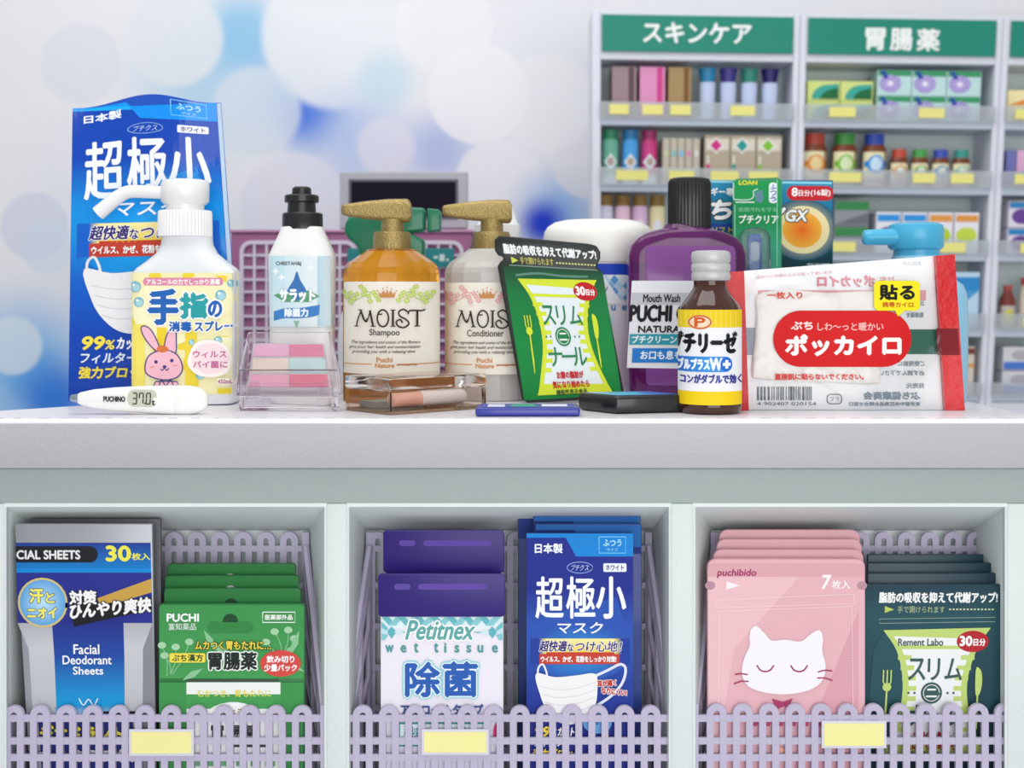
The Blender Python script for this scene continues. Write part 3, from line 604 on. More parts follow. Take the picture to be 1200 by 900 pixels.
def unit(uL, u0, u1, uR, text, label, tags):
    r = thing('shelf_unit', label, 'shelf', (S((u0+u1)/2, 100).x, SY(u0)+.05, -.85), 'white display shelves with green headers'); dB = .11
    sbox(MB(), u0, 66, u1, 470, dB-.006, dB).out('back_panel', M_sb, r, 0)
    for a, c in ((uL, u0), (u1, uR)): sbox(MB(), a, 12, c, 700, 0, dB).out('side_post', M_sf, r, 0, bevel=.0015)
    sbox(MB(), u0+.2, 12, u1-.2, 69, .002, dB-.008).out('header_box', M_sf, r, 0, bevel=.0012)
    hd_ = sbox(MB(), u0+1.5, 17, u1-1.5, 60, -.004, .0015).out('header_panel', M_gr, r, 0, bevel=.0006)
    if text:
        a = Art()
        for t, xa, xb, ya, yb in text: a.text(t, xa, ya, xb, yb, '#eef4f2', bold=.9)
        a.build('header_lettering', SM(-.004), hd_, INK, off=.0008)
    for i, (t, s, l, bt) in enumerate(ROWS):
        sbox(MB(), u0+.2, s, u1-.2, bt, .001, dB-.008).out('shelf_board', M_bd, r, 0, bevel=.0012)
        lp_ = sbox(MB(), u0-2, l, u1+2, s+1.5, -.0055, -.0035).out('shelf_lip', M_lip, r, 0)
        for k, (a, c) in enumerate(tags.get(i, ())): sbox(MB(), a, l+3.5, c, l+15, -.0075, -.006).out('price_ticket', M_tag, lp_, 0)
    sbox(MB(), u0+.2, 471, u1-.2, 700, .004, dB).out('plinth', M_sf, r, 0)
unit(694, 704, 931, 938, [('スキンケア', 754, 880, 26, 49)], 'white shelf unit with green skin care header, left of the others', {0: [(714, 737), (753, 777), (786, 810), (857, 886)], 1: [(722, 760), (785, 815), (835, 868), (880, 915)]})
unit(938.6, 946, 1169, 1176, [('胃', 1015, 1037, 29, 54), ('腸', 1044, 1069, 29, 54), ('薬', 1075, 1101, 29, 54)], 'white shelf unit with green header for stomach medicine, middle of the row', {0: [(974, 1005), (1080, 1110)], 1: [(976, 1014), (1076, 1102), (1121, 1148)], 2: [(982, 1010), (1110, 1142)]})
unit(1176.6, 1184, 1410, 1418, None, 'white shelf unit cut off by the right edge of the picture', {0: [(1194, 1215)], 1: [(1197, 1222)], 2: [(1208, 1240)], 3: [(1216, 1245)]})
GP = {}
def sm_box(u0, v0, u1, v1, colr, label, group, art=None, dy=(.012, .075), name='product_box', cat='box'):
    m = mat('carton_'+colr.strip('#'), colr, .55)
    if art:
        r = thing(name, label, cat, S((u0+u1)/2, v1, (dy[0]+dy[1])/2), group); sbox(MB(), u0, v0, u1, v1, *dy).out('box_body', m, r, 0, bevel=.0006)
        a = Art(); art(a); a.build('printed_front', SM(dy[0]), r, INK, off=.0006); return r
    o = sbox(MB(), u0, v0, u1, v1, *dy).out(name, m, None, 0, bevel=.0006); return tag(o, label, cat, group)
def sring2(u, v, hu, d, yc, n=2.2, seg=20):
    c = S(u, v); k = (1.5+SY(u))/F; return [(c.x+hu*k*math.copysign(abs(math.cos(t))**(2/n), math.cos(t)), c.y+yc+d*k*math.copysign(abs(math.sin(t))**(2/n), math.sin(t)), c.z) for t in [2*math.pi*(j+.5)/seg for j in range(seg)]]
def sbottle(u, secs, capsecs, bodyc, capc, label, group, name='bottle', cat='bottle', art=None, yc=.035, glass=False):
    r = thing(name, label, cat, S(u, secs[-1][0], yc), group)
    MB().loft([sring2(u, v, h, h*.8, yc) for v, h in secs]).out('bottle_body', mat('bottle_'+bodyc.strip('#'), bodyc, .35), r, 40)
    MB().loft([sring2(u, v, h, h*.8, yc) for v, h in capsecs]).out('cap', mat('cap_'+capc.strip('#'), capc, .4), r, 40)
    if art:
        a = Art(); art(a); hw = max(h for v, h in secs); k = (1.5+SY(u))/F
        def M(x, y):
            t = min(abs((x-u)/(hw*1.02)), 1); p = S(x, y); return Vector((p.x, p.y+yc-hw*.8*k*1.03*(1-t**2.2)**(1/2.2), p.z))
        a.build('printed_label', M, r, INK, off=.0008, cu=3)
    return r
g1 = 'cosmetic boxes on the top skin care shelf'
for u0, u1, c, d, nm in ((718, 747, '#9b8288', '#5f4a52', 'mauve brown'), (751, 781, '#dd92bd', '#d2438c', 'bright pink'), (785, 812, '#a68b5e', '#7d5530', 'tan')):
    sm_box(u0, 76, u1, 136.6, c, nm+' box with a darker right edge on the top skin care shelf', g1, lambda a: a.rect(u0+(u1-u0)*.68, 77, u1-3, 136, d))
for u, c, nm in ((833, '#1f86b4', 'blue'), (858, '#3a2f86', 'violet'), (883, '#2a8a78', 'teal'), (908, '#1d0f63', 'dark indigo')):
    sbottle(u, [(92, 9.6), (100, 9.6), (136.8, 8)], [(75, 10.5), (78, 10.5), (92, 7.6)], '#c3d0ee', c, 'pale blue tube with a '+nm+' cap on the top skin care shelf', 'pale blue tubes with coloured caps', 'cosmetic_tube', 'tube')
for u, c, c2, nm in ((717, '#6cb49a', '#278a63', 'green'), (741, '#4aa4e6', '#1f7fb6', 'blue'), (764, '#cf3f86', '#a32566', 'magenta')):
    sbottle(u, [(161, 8.5), (164, 9.6), (200, 9.6), (214.6, 8)], [(150, 9), (161, 8.7)], c, c2, nm+' tube with a round badge on the second skin care shelf', 'coloured tubes with round badges', 'cosmetic_tube', 'tube', lambda a: (a.poly([(u, 178), (u+8, 188), (u, 198), (u-8, 188)], '#e6eef2'), a.ell(u, 187.5, 4.2, 5, '#b9a79c', 14), a.rect(u-9, 203, u+9, 214, '#d8e6ea')))
for k in range(5):
    u0 = 779+k*9
    sm_box(u0, 160, u0+8, 214.6, '#c5bdac', 'slim taupe carton, '+('first', 'second', 'third', 'fourth', 'fifth')[k]+' of five beside the magenta tube', 'slim taupe cartons on the second shelf', (lambda a: a.ell(u0+4, 178, 2.6, 4.2, ('#c9d6a8', '#7fc4c8', '#7fc4e6', '#e08ab4', '#dddddd')[k], 12)))
for k, (c, nm) in enumerate((('#d2348c', 'pink'), ('#2b9c98', 'teal'), ('#86c23c', 'green'))):
    u0 = 829+k*31
    def ar(a):
        a.rect(u0+1, 160, u0+29, 174, '#ddd8c8'); a.poly([(u0+13.5, 158), (u0+23, 168), (u0+13.5, 178), (u0+4, 168)], '#f1efe6'); a.poly([(u0+13.5, 160.5), (u0+20.5, 168), (u0+13.5, 175.5), (u0+6.5, 168)], c)
        a.stroke([(u0+4, 180), (u0+4, 196)], 2.4, '#e9e6da'); a.ell(u0+4, 193, 2.6, 3.2, c, 12)
    sm_box(u0, 156, u0+30, 214.6, '#b7aa94', 'taupe carton with a '+nm+' diamond on the second skin care shelf', 'taupe cartons with coloured diamonds', ar)
for k, (u, bc, nm) in enumerate(((711, '#dcd8ee', 'lilac white'), (732, '#ecc6dc', 'pale pink'), (753, '#e0bcdc', 'orchid pink'), (774, '#eadfae', 'pale yellow'))):
    sbottle(u, [(240, 8.5), (243, 9.3), (293.6, 9.3)], [(227, 8.8), (240, 8.6)], bc, '#8f6c2c', nm+' bottle with a brown cap on the third skin care shelf', 'brown capped bottles on the third shelf', art=(lambda a: a.ell(u, 268, 6, 12, '#eceaf4', 16)))
# middle unit
for k in range(2):
    for j in range(2):
        u0 = 950+k*39.5; v0 = 90+j*25.5
        if j == 1: v0 = 113.6
        def ar(a):
            vb = v0+22.5
            a.poly([(u0+6, vb-1)]+[(u0+38*(1-math.cos(t))*.5+5, vb-18*math.sin(t)) for t in [math.pi/2*q/8 for q in range(1, 9)]]+[(u0+37, vb-19), (u0+37, vb-1)], '#3fa79a')
            a.poly([(u0+15, vb-1)]+[(u0+15+22*(1-math.cos(t)), vb-14*math.sin(t)) for t in [math.pi/2*q/8 for q in range(1, 9)]]+[(u0+37, vb-1)], '#226b40')
        sm_box(u0, v0, u0+38.5, v0+23.2, '#d3e086', 'yellow green box with a dark green wave, '+('upper', 'lower')[j]+' '+('left', 'right')[k]+' of four on the medicine shelf', 'yellow green boxes on the top medicine shelf', ar)
for k in range(3):
    for j in range(2):
        u0 = 1033+k*41.3; v0 = (76, 106.8)[j]; v1 = (106.4, 136.8)[j]
        def ar(a):
            a.rect(u0+1, v0+.5, u0+39.5, v0+7, '#3b9a66'); a.ell(u0+15, v0+16, 13, 10.5, '#a99ad6', 18)
            for q in range(8): a.stroke([(u0+15, v0+16), (u0+15+11*math.cos(q*.785), v0+16+9*math.sin(q*.785))], .9, '#cdbfe8', bump=(q == 0))
            a.ell(u0+15, v0+16, 3.5, 3, '#ece8f6', 12); a.poly([(u0+3, v0+1), (u0+8, v0+1), (u0+13, v0+9), (u0+8, v0+11)], '#2b4aa4')
        sm_box(u0, v0, u0+40.3, v1, '#bfe0e0', 'pale teal box with a lilac fan, '+('upper', 'lower')[j]+' row, '+('left', 'centre', 'right')[k]+' column', 'pale teal boxes with lilac fans', ar)
for u, c, cc, nm in ((964, '#b5402e', '#e8933a', 'red'), (1000, '#3a9440', '#7fbf3c', 'green'), (1036, '#2a4ab0', '#2f8fdc', 'blue')):
    sbottle(u, [(164, 11.5), (169, 14.5), (214.6, 14.5)], [(151, 11.5), (164, 11.5)], '#7a3a1c', c, 'large brown glass bottle with a '+nm+' cap and matching round emblem', 'large brown medicine bottles', art=lambda a: (a.rect(u-14, 173, u+14, 214, '#efe9bd'), a.rect(u-14.2, 184, u+14.2, 191, cc), a.ell(u, 188, 10.5, 11.5, cc, 20), a.ell(u, 187, 7.5, 8.5, '#f1d9a0' if nm == 'red' else '#dfeec0' if nm == 'green' else '#cfe6fa', 20), a.rect(u-14, 204, u+14, 213, '#b9a7a2')), yc=.04)
for u, c, cc, nm in ((1065.5, '#c24a34', '#e0883a', 'red'), (1090.5, '#46a24a', '#6fae3a', 'green'), (1115.5, '#3a50b4', '#2f7fd0', 'blue'), (1140.5, '#35988c', '#7fbfae', 'teal')):
    sbottle(u, [(179, 8.6), (183, 10.6), (214.6, 10.6)], [(169, 8.3), (179, 8.3)], '#743a22', c, 'small brown glass bottle with a '+nm+' cap and round emblem', 'small brown medicine bottles', art=lambda a: (a.rect(u-10.4, 186, u+10.4, 214, '#ece7c0'), a.rect(u-10.5, 193, u+10.5, 198, cc), a.ell(u, 196, 7.5, 7.5, cc, 18), a.ell(u, 195, 5, 5, '#e6efd8', 16), a.rect(u-10, 205, u+10, 213, '#b7a7a4')), yc=.035)
for j, (v0, v1) in enumerate(((232, 262), (263, 293.6))):
    sm_box(986, v0, 1028, v1, '#8f959a', 'grey box with a green top band, '+('upper', 'lower')[j]+' of two on the third medicine shelf', 'grey and green boxes on the third medicine shelf', lambda a: (a.rect(987, v0+1, 1027.5, v0+11, '#3a8a50'), a.poly([(987, v0+28), (1027.5, v0+14), (1027.5, v0+28)], '#6a7076')))
    sm_box(972, v0, 984.5, v1, '#2f6cae', 'narrow blue box, '+('upper', 'lower')[j]+' of two beside the grey and green boxes', 'narrow blue boxes on the third medicine shelf', None)
for k, (c, c2, nm) in enumerate((('#2f95e0', '#5a3fb0', 'blue band and violet oval'), ('#2f95e0', '#5a6fd0', 'blue band and blue violet oval'), ('#e39a4a', '#b9d23c', 'orange band and lime oval'), ('#e39a4a', '#c6da50', 'orange band and yellow green oval'))):
    u0 = 1037+k*31.5; u1 = u0+29.5
    sm_box(u0, 245, u1, 293.6, '#e9eaf1', 'white box with '+nm+' on the third medicine shelf', 'white boxes with coloured bands', lambda a: (a.rect(u0+1.5, 248, u1-1.5, 256, c), a.ell((u0+u1)/2, 272, 12.5, 9.5, c2, 18)))
sm_box(1130, 316, 1165, 382.6, '#bfdcf0', 'pale blue box with a blue chevron top right of the heat pad pack', None, lambda a: (a.rect(1131, 322, 1164.5, 338, '#2f8ccc'), a.poly([(1131, 338), (1164.5, 338), (1148, 352)], '#4a9cd6')))
sm_box(1128, 405, 1163, 461.6, '#d9cfc0', 'cream box with a dark brown top beside the edge of the heat pad pack', None, lambda a: (a.rect(1129, 407, 1162.5, 414, '#7a3f2c'), a.rect(1129, 425, 1162.5, 430, '#e0a05a')))
sm_box(1090, 320, 1126, 382.6, '#e7e9ef', 'white box left of the pale blue box with a chevron', None, None)
# right unit
for k in range(2):
    for j in range(2):
        u0 = 1188+k*48; v0 = (98, 118)[j]; v1 = (117.6, 136.8)[j]
        sm_box(u0, v0, u0+46, v1, '#f2e7b0', 'cream box with an orange stripe, '+('upper', 'lower')[j]+(' at the picture edge' if k == 0 else ' beyond the picture edge'), 'cream and orange boxes', lambda a: a.poly([(u0+1, v1-2), (u0+45, v0+3), (u0+45, v0+8), (u0+18, v1-2)], '#e38a34'))
sm_box(1190, 170, 1202, 214.6, '#6f74b4', 'indigo carton on the second shelf at the right picture edge', None, None)
sm_box(1203, 170, 1226, 214.6, '#dcaed0', 'pink carton with a blue dot on the second shelf at the right picture edge', None, lambda a: a.ell(1214, 202, 8, 8, '#5aa6e0', 16))
for j, (v0, v1) in enumerate(((231, 262), (263, 293.6))):
    sm_box(1196, v0, 1250, v1, '#e3dcea', 'white box with a purple blob, '+('upper', 'lower')[j]+' of two at the right edge', 'purple and blue boxes', lambda a: (a.rect(1197, v0+1, 1249, v0+8, '#2f86c0'), a.ell(1212, v0+18, 12, 9, '#6a4496', 18)))
sbottle(1205, [(337, 4), (349, 9.5), (382.6, 9.5)], [(331, 5.5), (338, 5)], '#7a352c', '#a8443a', 'small brown bottle with a yellow label on the fourth shelf at the right edge', None, art=lambda a: (a.rect(1196, 356, 1214, 382, '#c9c0b8'), a.ell(1205, 368, 6, 8, '#e4dc58', 16)))
sbottle(1231, [(331, 9), (343, 11), (382.6, 11)], [(322, 10), (331, 9.5)], '#e3d6c4', '#c8504a', 'cream bottle with a red cap beside the small brown bottle at the right edge', None)
for j, (v0, v1) in enumerate(((405, 433), (434, 461.6))):
    sm_box(1198, v0, 1260, v1, '#d6d6dc', 'silver box, blue band, '+('upper', 'lower')[j]+' of two on the fifth shelf, right edge', 'silver and blue boxes', lambda a: (a.rect(1199, v1-10, 1259, v1-1, '#4a78cc'), a.ell(1222, v0+10, 14, 6, '#b4b0b6', 16)))

# ------------------------------------------------------------------ checkout stand and monitor behind the bottles
YD = .72
M_pu = mat('stand_mauve', '#a4688f', .6); M_gl = mat('grid_lilac', '#ddd3e2', .5)
st = thing('checkout_stand', 'mauve checkout stand with white rounded grids and teal plates behind the bottles', 'checkout stand', (P(415, 0, YD).x, YD+.1, -.85))
a = P(270, 273, YD); c = P(553, 273, YD)
MB().box(a.x, YD, -.85, c.x, YD+.2, a.z).out('cabinet', M_pu, st, 0, bevel=.003)
MB().box(a.x-.004, YD-.004, a.z+.0005, c.x+.004, YD+.204, a.z+.006).out('counter_slab', mat('slab_pink', '#c08fb0', .5), st, 0, bevel=.002)
for (x0, x1) in ((283, 416), (470, 541)):
    b = MB(); Ya = YD-.006
    b.strip(rrect(x0, 284, x1, 482, 11, 4)+rrect(x0, 284, x1, 482, 11, 4)[:1], 4.5, Ya, YD-.0005)
    x = x0+15
    while x < x1-6: b.strip([(x, 286), (x, 480)], 3, Ya+.001, YD-.0007); x += 14.3
    y = 299
    while y < 478: b.strip([(x0+2, y), (x1-2, y)], 3, Ya+.0015, YD-.0009); y += 14.3
    b.out('grid_panel', M_gl, st, 0)
M_te = mat('plate_teal', '#1d8488', .5)
for x0, x1, tx in ((407, 455, None), (497, 532, '会計')):
    MB().pbox(x0, 291, x1, 313, YD-.011, YD-.0065).out('teal_plate', M_te, st, 0, bevel=.001)
# small blurred white marks on the teal plate
a = Art(); a.rect(508, 300, 513, 303, '#cfe4e4'); a.rect(515, 298, 521, 306, '#cfe4e4'); a.rect(523, 303, 526, 306, '#cfe4e4'); a.build('plate_mark', plane(YD-.011), st, INK)
mo = thing('register_monitor', 'grey framed monitor with a black screen behind the gold pumps', 'monitor', (P(473, 0, YD+.04).x, YD+.04, a_z := P(0, 273, YD).z+.006))
YM = YD+.03
MB().pbox(398, 201, 548, 268, YM, YM+.03).out('monitor_frame', mat('monitor_grey', '#adadb6', .5), mo, 0, bevel=.003, seg=3)
bz_ = MB().pbox(408.5, 210, 537, 257, YM-.0012, YM-.0002).out('bezel', mat('bezel_dark', '#55545f', .4), mo, 0, bevel=.0005)
MB().pbox(411.5, 213, 534, 254, YM-.002, YM-.0013).out('screen', mat('screen_black', '#191524', .6, spec=.1), bz_, 0)
a = P(400, 268.3, YM); c = P(546, 268.3, YM)
MB().box(a.x, YM+.002, a_z+.0003, c.x, YM+.05, a.z).out('monitor_base_shadow', mat('base_shadow_dark', '#33303f', .5), mo, 0, bevel=.001)  # support block coloured as the dark shadow under the monitor
# ------------------------------------------------------------------ things standing on the worktop
Z0 = .0004
def K(Y): return (1.5+Y)/F
# --- big blue mask pouch, left
YP = .195
def yp(x, y): return YP+.004*math.sin((x-80)/26.)*max(0, 1-(y-110)/150)+.0025*math.sin((x+y)/31.)-.010*math.exp(-((x-172)/70)**2-((y-330)/95)**2)
r = thing('mask_pouch', 'tall blue face mask pouch standing at the left end behind the spray bottle', 'mask pouch', (P(172, 0, YP).x, YP, Z0))
def pt(s, t):
    tl, tr, br, bl_ = (85, 127), (259, 119), (283, 470), (80, 470)
    x = (tl[0]*(1-s)+tr[0]*s)*(1-t)+(bl_[0]*(1-s)+br[0]*s)*t; y = (tl[1]*(1-s)+tr[1]*s)*(1-t)+(bl_[1]*(1-s)+br[1]*s)*t
    return (x, y-10*math.sin(math.pi*s)**1.3*(1-t)**6+2.5*math.sin(s*9)*(1-t)**8)
nu, nv = 44, 60; fr = []; bk = []
for j in range(nv+1):
    for i in range(nu+1):
        x, y = pt(i/nu, j/nv); p = P(x, y, yp(x, y)); p.z = max(p.z, Z0+.0006*(j < nv)); fr.append(p)
        e = min(i, nu-i, j*1.0, nv-j)/6.; bk.append(Vector((p.x, p.y+.0015+.012*min(1, e), p.z)))
N = len(fr); fs = []
for j in range(nv):
    for i in range(nu):
        q = j*(nu+1)+i; fs += [(q, q+1, q+nu+2, q+nu+1), (N+q, N+q+nu+1, N+q+nu+2, N+q+1)]
bd = [i for i in range(nu+1)]+[j*(nu+1)+nu for j in range(1, nv+1)]+[nv*(nu+1)+i for i in range(nu-1, -1, -1)]+[j*(nu+1) for j in range(nv-1, 0, -1)]
fs += [(a_, bd[(k+1) % len(bd)], N+bd[(k+1) % len(bd)], N+a_) for k, a_ in enumerate(bd)]
b = MB(); b.add(fr+bk, fs); b.out('pouch_body', mat('pouch_blue', '#0a50c0', .25, coat=.5, bump=.3, bs=12), r, 60)
tab = [(0, 0), (52, 43), (98, 108), (103, 111), (118, 130), (141, 160), (153, 176), (225, 268), (262, 318), (275, 345)]
PALP = ('#0846b6', '#0890e2', '#0662cc', '#0a94f4', '#14aef6')
def Tm(x, y):
    v = y-625
    for (c_, d_), (e_, f_) in zip(tab, tab[1:]):
        if v <= e_ or (e_, f_) == tab[-1]: t = (d_+(v-c_)*(f_-d_)/(e_-c_))/345; break
    q = pt(min(max((x-617)/125, 0), 1)*.965+.003, min(t, .997)); return q
a = Art(Tm); design_mask(a, PALP); a.build('printed_front', lambda x, y: P(x, y, yp(x, y)), r, INKW, off=.0007, cu=7, cv=7)
a = Art(lambda s, t: pt(s, t)); a.poly([(.972, 0.003), (.998, 0.003), (.998, .995), (.972, .995)], '#bcd4ea'); a.build('clear_margin', lambda x, y: P(x, y, yp(x, y)), r, INKG, off=.0005, cv=7)

# --- hand spray bottle
Yc = .150; cx = 219.5
r = thing('spray_bottle', 'white hand sanitiser spray bottle with a yellow rabbit label, left front', 'spray bottle', ((cx-600)*K(Yc), Yc, Z0))
M_wp = mat('plastic_white', '#f1f2f2', .3, coat=.3); M_wb = mat('bottle_translucent', '#e9ecef', .28, coat=.3, sss=.25)
b = MB(); secs = [(277, 29, .8, 2.2), (287, 30, .8, 2.3), (297, 35, .75, 2.6), (307, 46, .62, 3.5), (314, 55, .52, 5), (320, 59.2, .48, 7), (400, 59.6, .47, 8), (466, 59.2, .47, 8), (471, 57, .47, 7), (474.6, 53, .45, 6)]
D_ = 1.5+Yc; loftz(b, cx, Yc, secs, seg=64); zlow = min(v[2] for v in b.v); b.v = [(x, y, z-min(0, zlow)*0 if z > zlow+1e-6 else Z0) for x, y, z in b.v]
b.out('bottle_body', M_wb, r, 35)
b = MB(); rings = []
for y_, h in ((247, 29.5), (250, 30.5), (277, 31), (277.6, 29)):
    rings.append([((cx-2.5-600)*K(Yc)+(h+(.5 if j % 2 else -.5))*K(Yc)*math.cos(2*math.pi*j/96), Yc+(h+(.5 if j % 2 else -.5))*K(Yc)*math.sin(2*math.pi*j/96), P(0, y_, Yc).z) for j in range(96)])
b.loft(rings); b.out('ribbed_collar', M_wp, r, 20)
b = MB(); loftz(b, cx-2.5, Yc, [(248, 22), (233, 22)]); loftz(b, cx-2.5, Yc, [(240, 24), (236, 27.5), (217, 28), (212, 26), (210.5, 20)]); b.out('pump_head', M_wp, r, 40)
b = MB(); pth = sm([(202, 226), (185, 225.5), (165, 224.5), (150, 225), (138, 231), (127, 240), (115, 250)], 4)
b.tube([P(x, y, Yc-.002) for x, y in pth], [.0084+.0012*max(0, (i_-10)/14) for i_ in range(len(pth))], 18); b.out('nozzle', M_wp, r, 50)
x0, y0, x1, y1 = 156, 320, 274, 461; a = Art()
a.rect(154.5, 319.5, 276, 462, '#f4eeb8'); g_ = '#efd63a'
for k, (xx, yy) in enumerate([(182, 320), (221, 320), (259, 324), (160, 372), (263, 458), (216, 396), (222, 420), (160, 440), (225, 448), (248, 410), (187, 400), (262, 395), (188, 458), (232, 328)]):
    a.rect(max(155, xx-7), max(320, yy-1), min(275.5, xx+7), min(461.5, yy+(7 if yy < 330 else 14)), g_, r=2) if yy < 447 else a.rect(xx-8, yy-3, xx+8, min(461.5, yy+8), g_)
a.ell(198, 365, 42, 40, '#f8f3c6', 30); a.ell(240, 350, 34, 28, '#f6f1c0', 30); a.rect(217, 385, 231, 461, '#f0d840'); a.rect(156, 380, 170, 461, '#f3e36a'); a.rect(258, 395, 275.5, 440, '#f7f2c8')
a.poly([(184, 384), (196, 384), (193, 408), (185, 408)], '#efd02e')
a.rect(168, 325.5, 262, 334.5, '#e08aa8', r=4.4); a.text('アルコールの力でしっかり消毒', 172, 327, 258, 333.5, '#fff', bold=.2)
for bx_, by, br in ((159, 336, 6.5), (163, 354, 6), (259, 346, 6.5), (271, 332, 4.5), (256, 399, 5), (235, 439, 5.5), (225, 401, 3.5)):
    a.ell(bx_, by, br, br, '#7fbccb', 16); a.ell(bx_+.8, by+1, br*.7, br*.7, '#a9d6dc', 14); a.ell(bx_-br*.3, by-br*.35, br*.25, br*.25, '#ffffff', 8)
for t, q, c_ in (('手', (175, 340, 209, 379), '#1f63b4'), ('指', (212, 344, 243, 372), '#2aa0a6'), ('の', (245, 353, 260, 371), '#1f63b4')): a.text(t, *q, c_, bold=1.9 if t != 'の' else 1.1, outline=('#ffffff', 3.2))
nv_ = '#3d3b7c'; pk = '#f3bccb'
def outlined(p, c1, w_): a.poly(p, c1); a.stroke(p, w_, nv_, closed=True)
outlined(sm([(186, 413), (176, 404), (168, 392), (166, 384), (170, 382), (177, 386), (184, 398), (190, 414)], 4, True), pk, 1.3)
outlined(sm([(194, 412), (195, 396), (200, 386), (206, 384), (207, 394), (206, 414)], 4, True), pk, 1.3)
outlined([(178, 458), (183, 447), (208, 447), (213, 458)], pk, 1.3)
outlined(sm([(192, 410), (206, 414), (213, 424), (214, 434), (208, 442), (196, 445), (182, 443), (172, 437), (171, 427), (176, 416)], 4, True), pk, 1.4)
a.stroke([(187, 452), (190, 445), (195, 452), (200, 445), (204, 452)], 1.3, nv_, smooth=3); a.poly([(182, 414), (200, 411), (203, 416), (184, 418)], pk)
a.ell(191, 409, 7, 4, '#d9773c', 16); a.ell(183.5, 424, 2.1, 2.1, nv_, 12); a.ell(202, 422.5, 2.1, 2.1, nv_, 12); a.ell(193.5, 429.5, 2.4, 1.6, nv_, 12); a.stroke([(189, 432), (191, 434), (193.5, 431), (196, 434), (198.5, 431)], 1.2, nv_, smooth=3)
a.stroke([(176, 430), (182, 430)], 1.4, '#eaa08f'); a.stroke([(203, 428), (209, 428)], 1.4, '#eaa08f')
a.text('消毒', 199, 377, 225, 388, '#1f63b4', bold=.7, outline=('#ffffff', 1.8)); a.text('スプレー', 229, 377, 273, 388, '#1f63b4', bold=.8, outline=('#ffffff', 1.8), slope=-.02)
a.poly(sm([(222, 416), (230, 402), (246, 398), (262, 403), (271, 414), (273, 424), (266, 437), (250, 442), (232, 439), (221, 428)], 5, True), '#faf3ee'); a.ell(247, 420, 22, 18, '#f6dfe2', 28)
a.text('ウィルス', 227, 411, 266, 419, '#c56a9c', bold=.35); a.text('バイ菌に', 227, 423, 267, 431, '#c56a9c', bold=.35)
a.rect(255, 443, 275.5, 451, '#fbf6e6', r=2); a.text('450mL', 256, 444.5, 273, 449.5, '#b0608c', bold=.2)
a.build('printed_label', curved(cx, Yc, 59.6, .47, 8), r, INK, off=.0008, cu=4)

# --- thermometer
secs = [(82.5, 466.5, 2.6), (84, 466.5, 3.8), (92, 466.8, 5.2)]
r = thing('thermometer', 'white digital thermometer reading 37.0 lying in front of the spray bottle', 'thermometer', (P(170, 0, 0).x, 0, Z0))
def loftx(b, secs, Yc, dr, n=2.6, seg=28):
    rings = []
    for x, y, h in secs:
        c_ = P(x, y, Yc); rings.append([(c_.x, Yc+min(h*dr, 11)*K(Yc)*math.copysign(abs(math.cos(t))**(2/n), math.cos(t)), c_.z+h*K(Yc)*math.copysign(abs(math.sin(t))**(2/n), math.sin(t))) for t in [2*math.pi*(j+.5)/seg for j in range(seg)]])
    return b.loft(rings)
loftx(MB(), secs, .005, .9).out('metal_tip', mat('tip_metal', '#9fb0bd', .25, metal=.8), r, 40)
secs = [(91.5, 467, 5.6), (95, 467, 7.5), (110, 467.4, 11.2), (135, 467.8, 14), (165, 468, 15.8), (195, 468.6, 17), (205, 468.8, 17.4), (206, 468.8, 16.8), (207, 468.8, 17.5), (222, 469, 17.3), (232, 469, 15.5), (239, 469, 12), (242.5, 469, 7.5), (244, 469, 3)]
loftx(MB(), secs, .005, .62, 2.4).out('thermometer_body', mat('thermo_white', '#f3f2ee', .3, coat=.4), r, 35)
fY = .005-.0108
MB().prism(rrect(149.5, 456.5, 184, 477, 8, 5), fY+.0006, fY+.003).out('display', mat('lcd_grey', '#c9cbb8', .25), r, 30)
a = Art(lambda x, y: (x, y+(x-120)*.012)); a.text('PUCHINO', 121.5, 464.5, 146.5, 470.5, '#2c2a2c', bold=.35)
sg = {'3': 'abgcd', '7': 'fabc', '0': 'abcdef'}
for ch, x in (('3', 156), ('7', 163.6), ('0', 172)):
    w_, h_ = 4.6, 12.6; y = 460.2; pts = {'a': ((x, y), (x+w_, y)), 'b': ((x+w_, y+.6), (x+w_-.3, y+h_/2-.4)), 'c': ((x+w_-.3, y+h_/2+.4), (x+w_-.6, y+h_-.6)), 'd': ((x-.6, y+h_), (x+w_-.6, y+h_)), 'e': ((x-.3, y+h_/2+.4), (x-.6, y+h_-.6)), 'f': ((x, y+.6), (x-.3, y+h_/2-.4)), 'g': ((x-.3, y+h_/2), (x+w_-.3, y+h_/2))}
    for s_ in sg[ch]: a.stroke(list(pts[s_]), 1.3, '#22241f')
a.rect(169.2, 471.6, 170.7, 473.2, '#22241f'); a.text('t', 178.4, 468.5, 181.4, 474, '#22241f', bold=.3)
a.build('printed_marks', plane(fY+.0004), r, INK, off=.0003)

# --- clear eyeshadow case
M_cl = mat('acrylic_clear', '#fbf6fa', .04, trans=1, ior=1.3)
Ye = .042
r = thing('eyeshadow_case', 'clear plastic eyeshadow case with pink, cream and mint pans', 'makeup case', ((338.5-600)*K(Ye), Ye+.03, Z0))
def wedge(b, q, Ya, Yb):   # q: front bottom y, front top y, back top y, front x0,x1, back x0,x1 in pixels on their own planes
    fb, ft, bt, fx0, fx1, bx0, bx1 = q
    zb_, zf, zk = fb, ft, bt
    A = [(fx0*K(Ya), Ya, zb_), (fx1*K(Ya), Ya, zb_), (fx1*K(Ya), Ya, zf), (fx0*K(Ya), Ya, zf), (bx0*K(Yb), Yb, zb_), (bx1*K(Yb), Yb, zb_), (bx1*K(Yb), Yb, zk), (bx0*K(Yb), Yb, zk)]
    return b.hexa(A)
Yk = .10; zs = P(0, 464, Ye).z; zf = P(0, 433, Ye).z; zk = P(0, 389, Yk).z
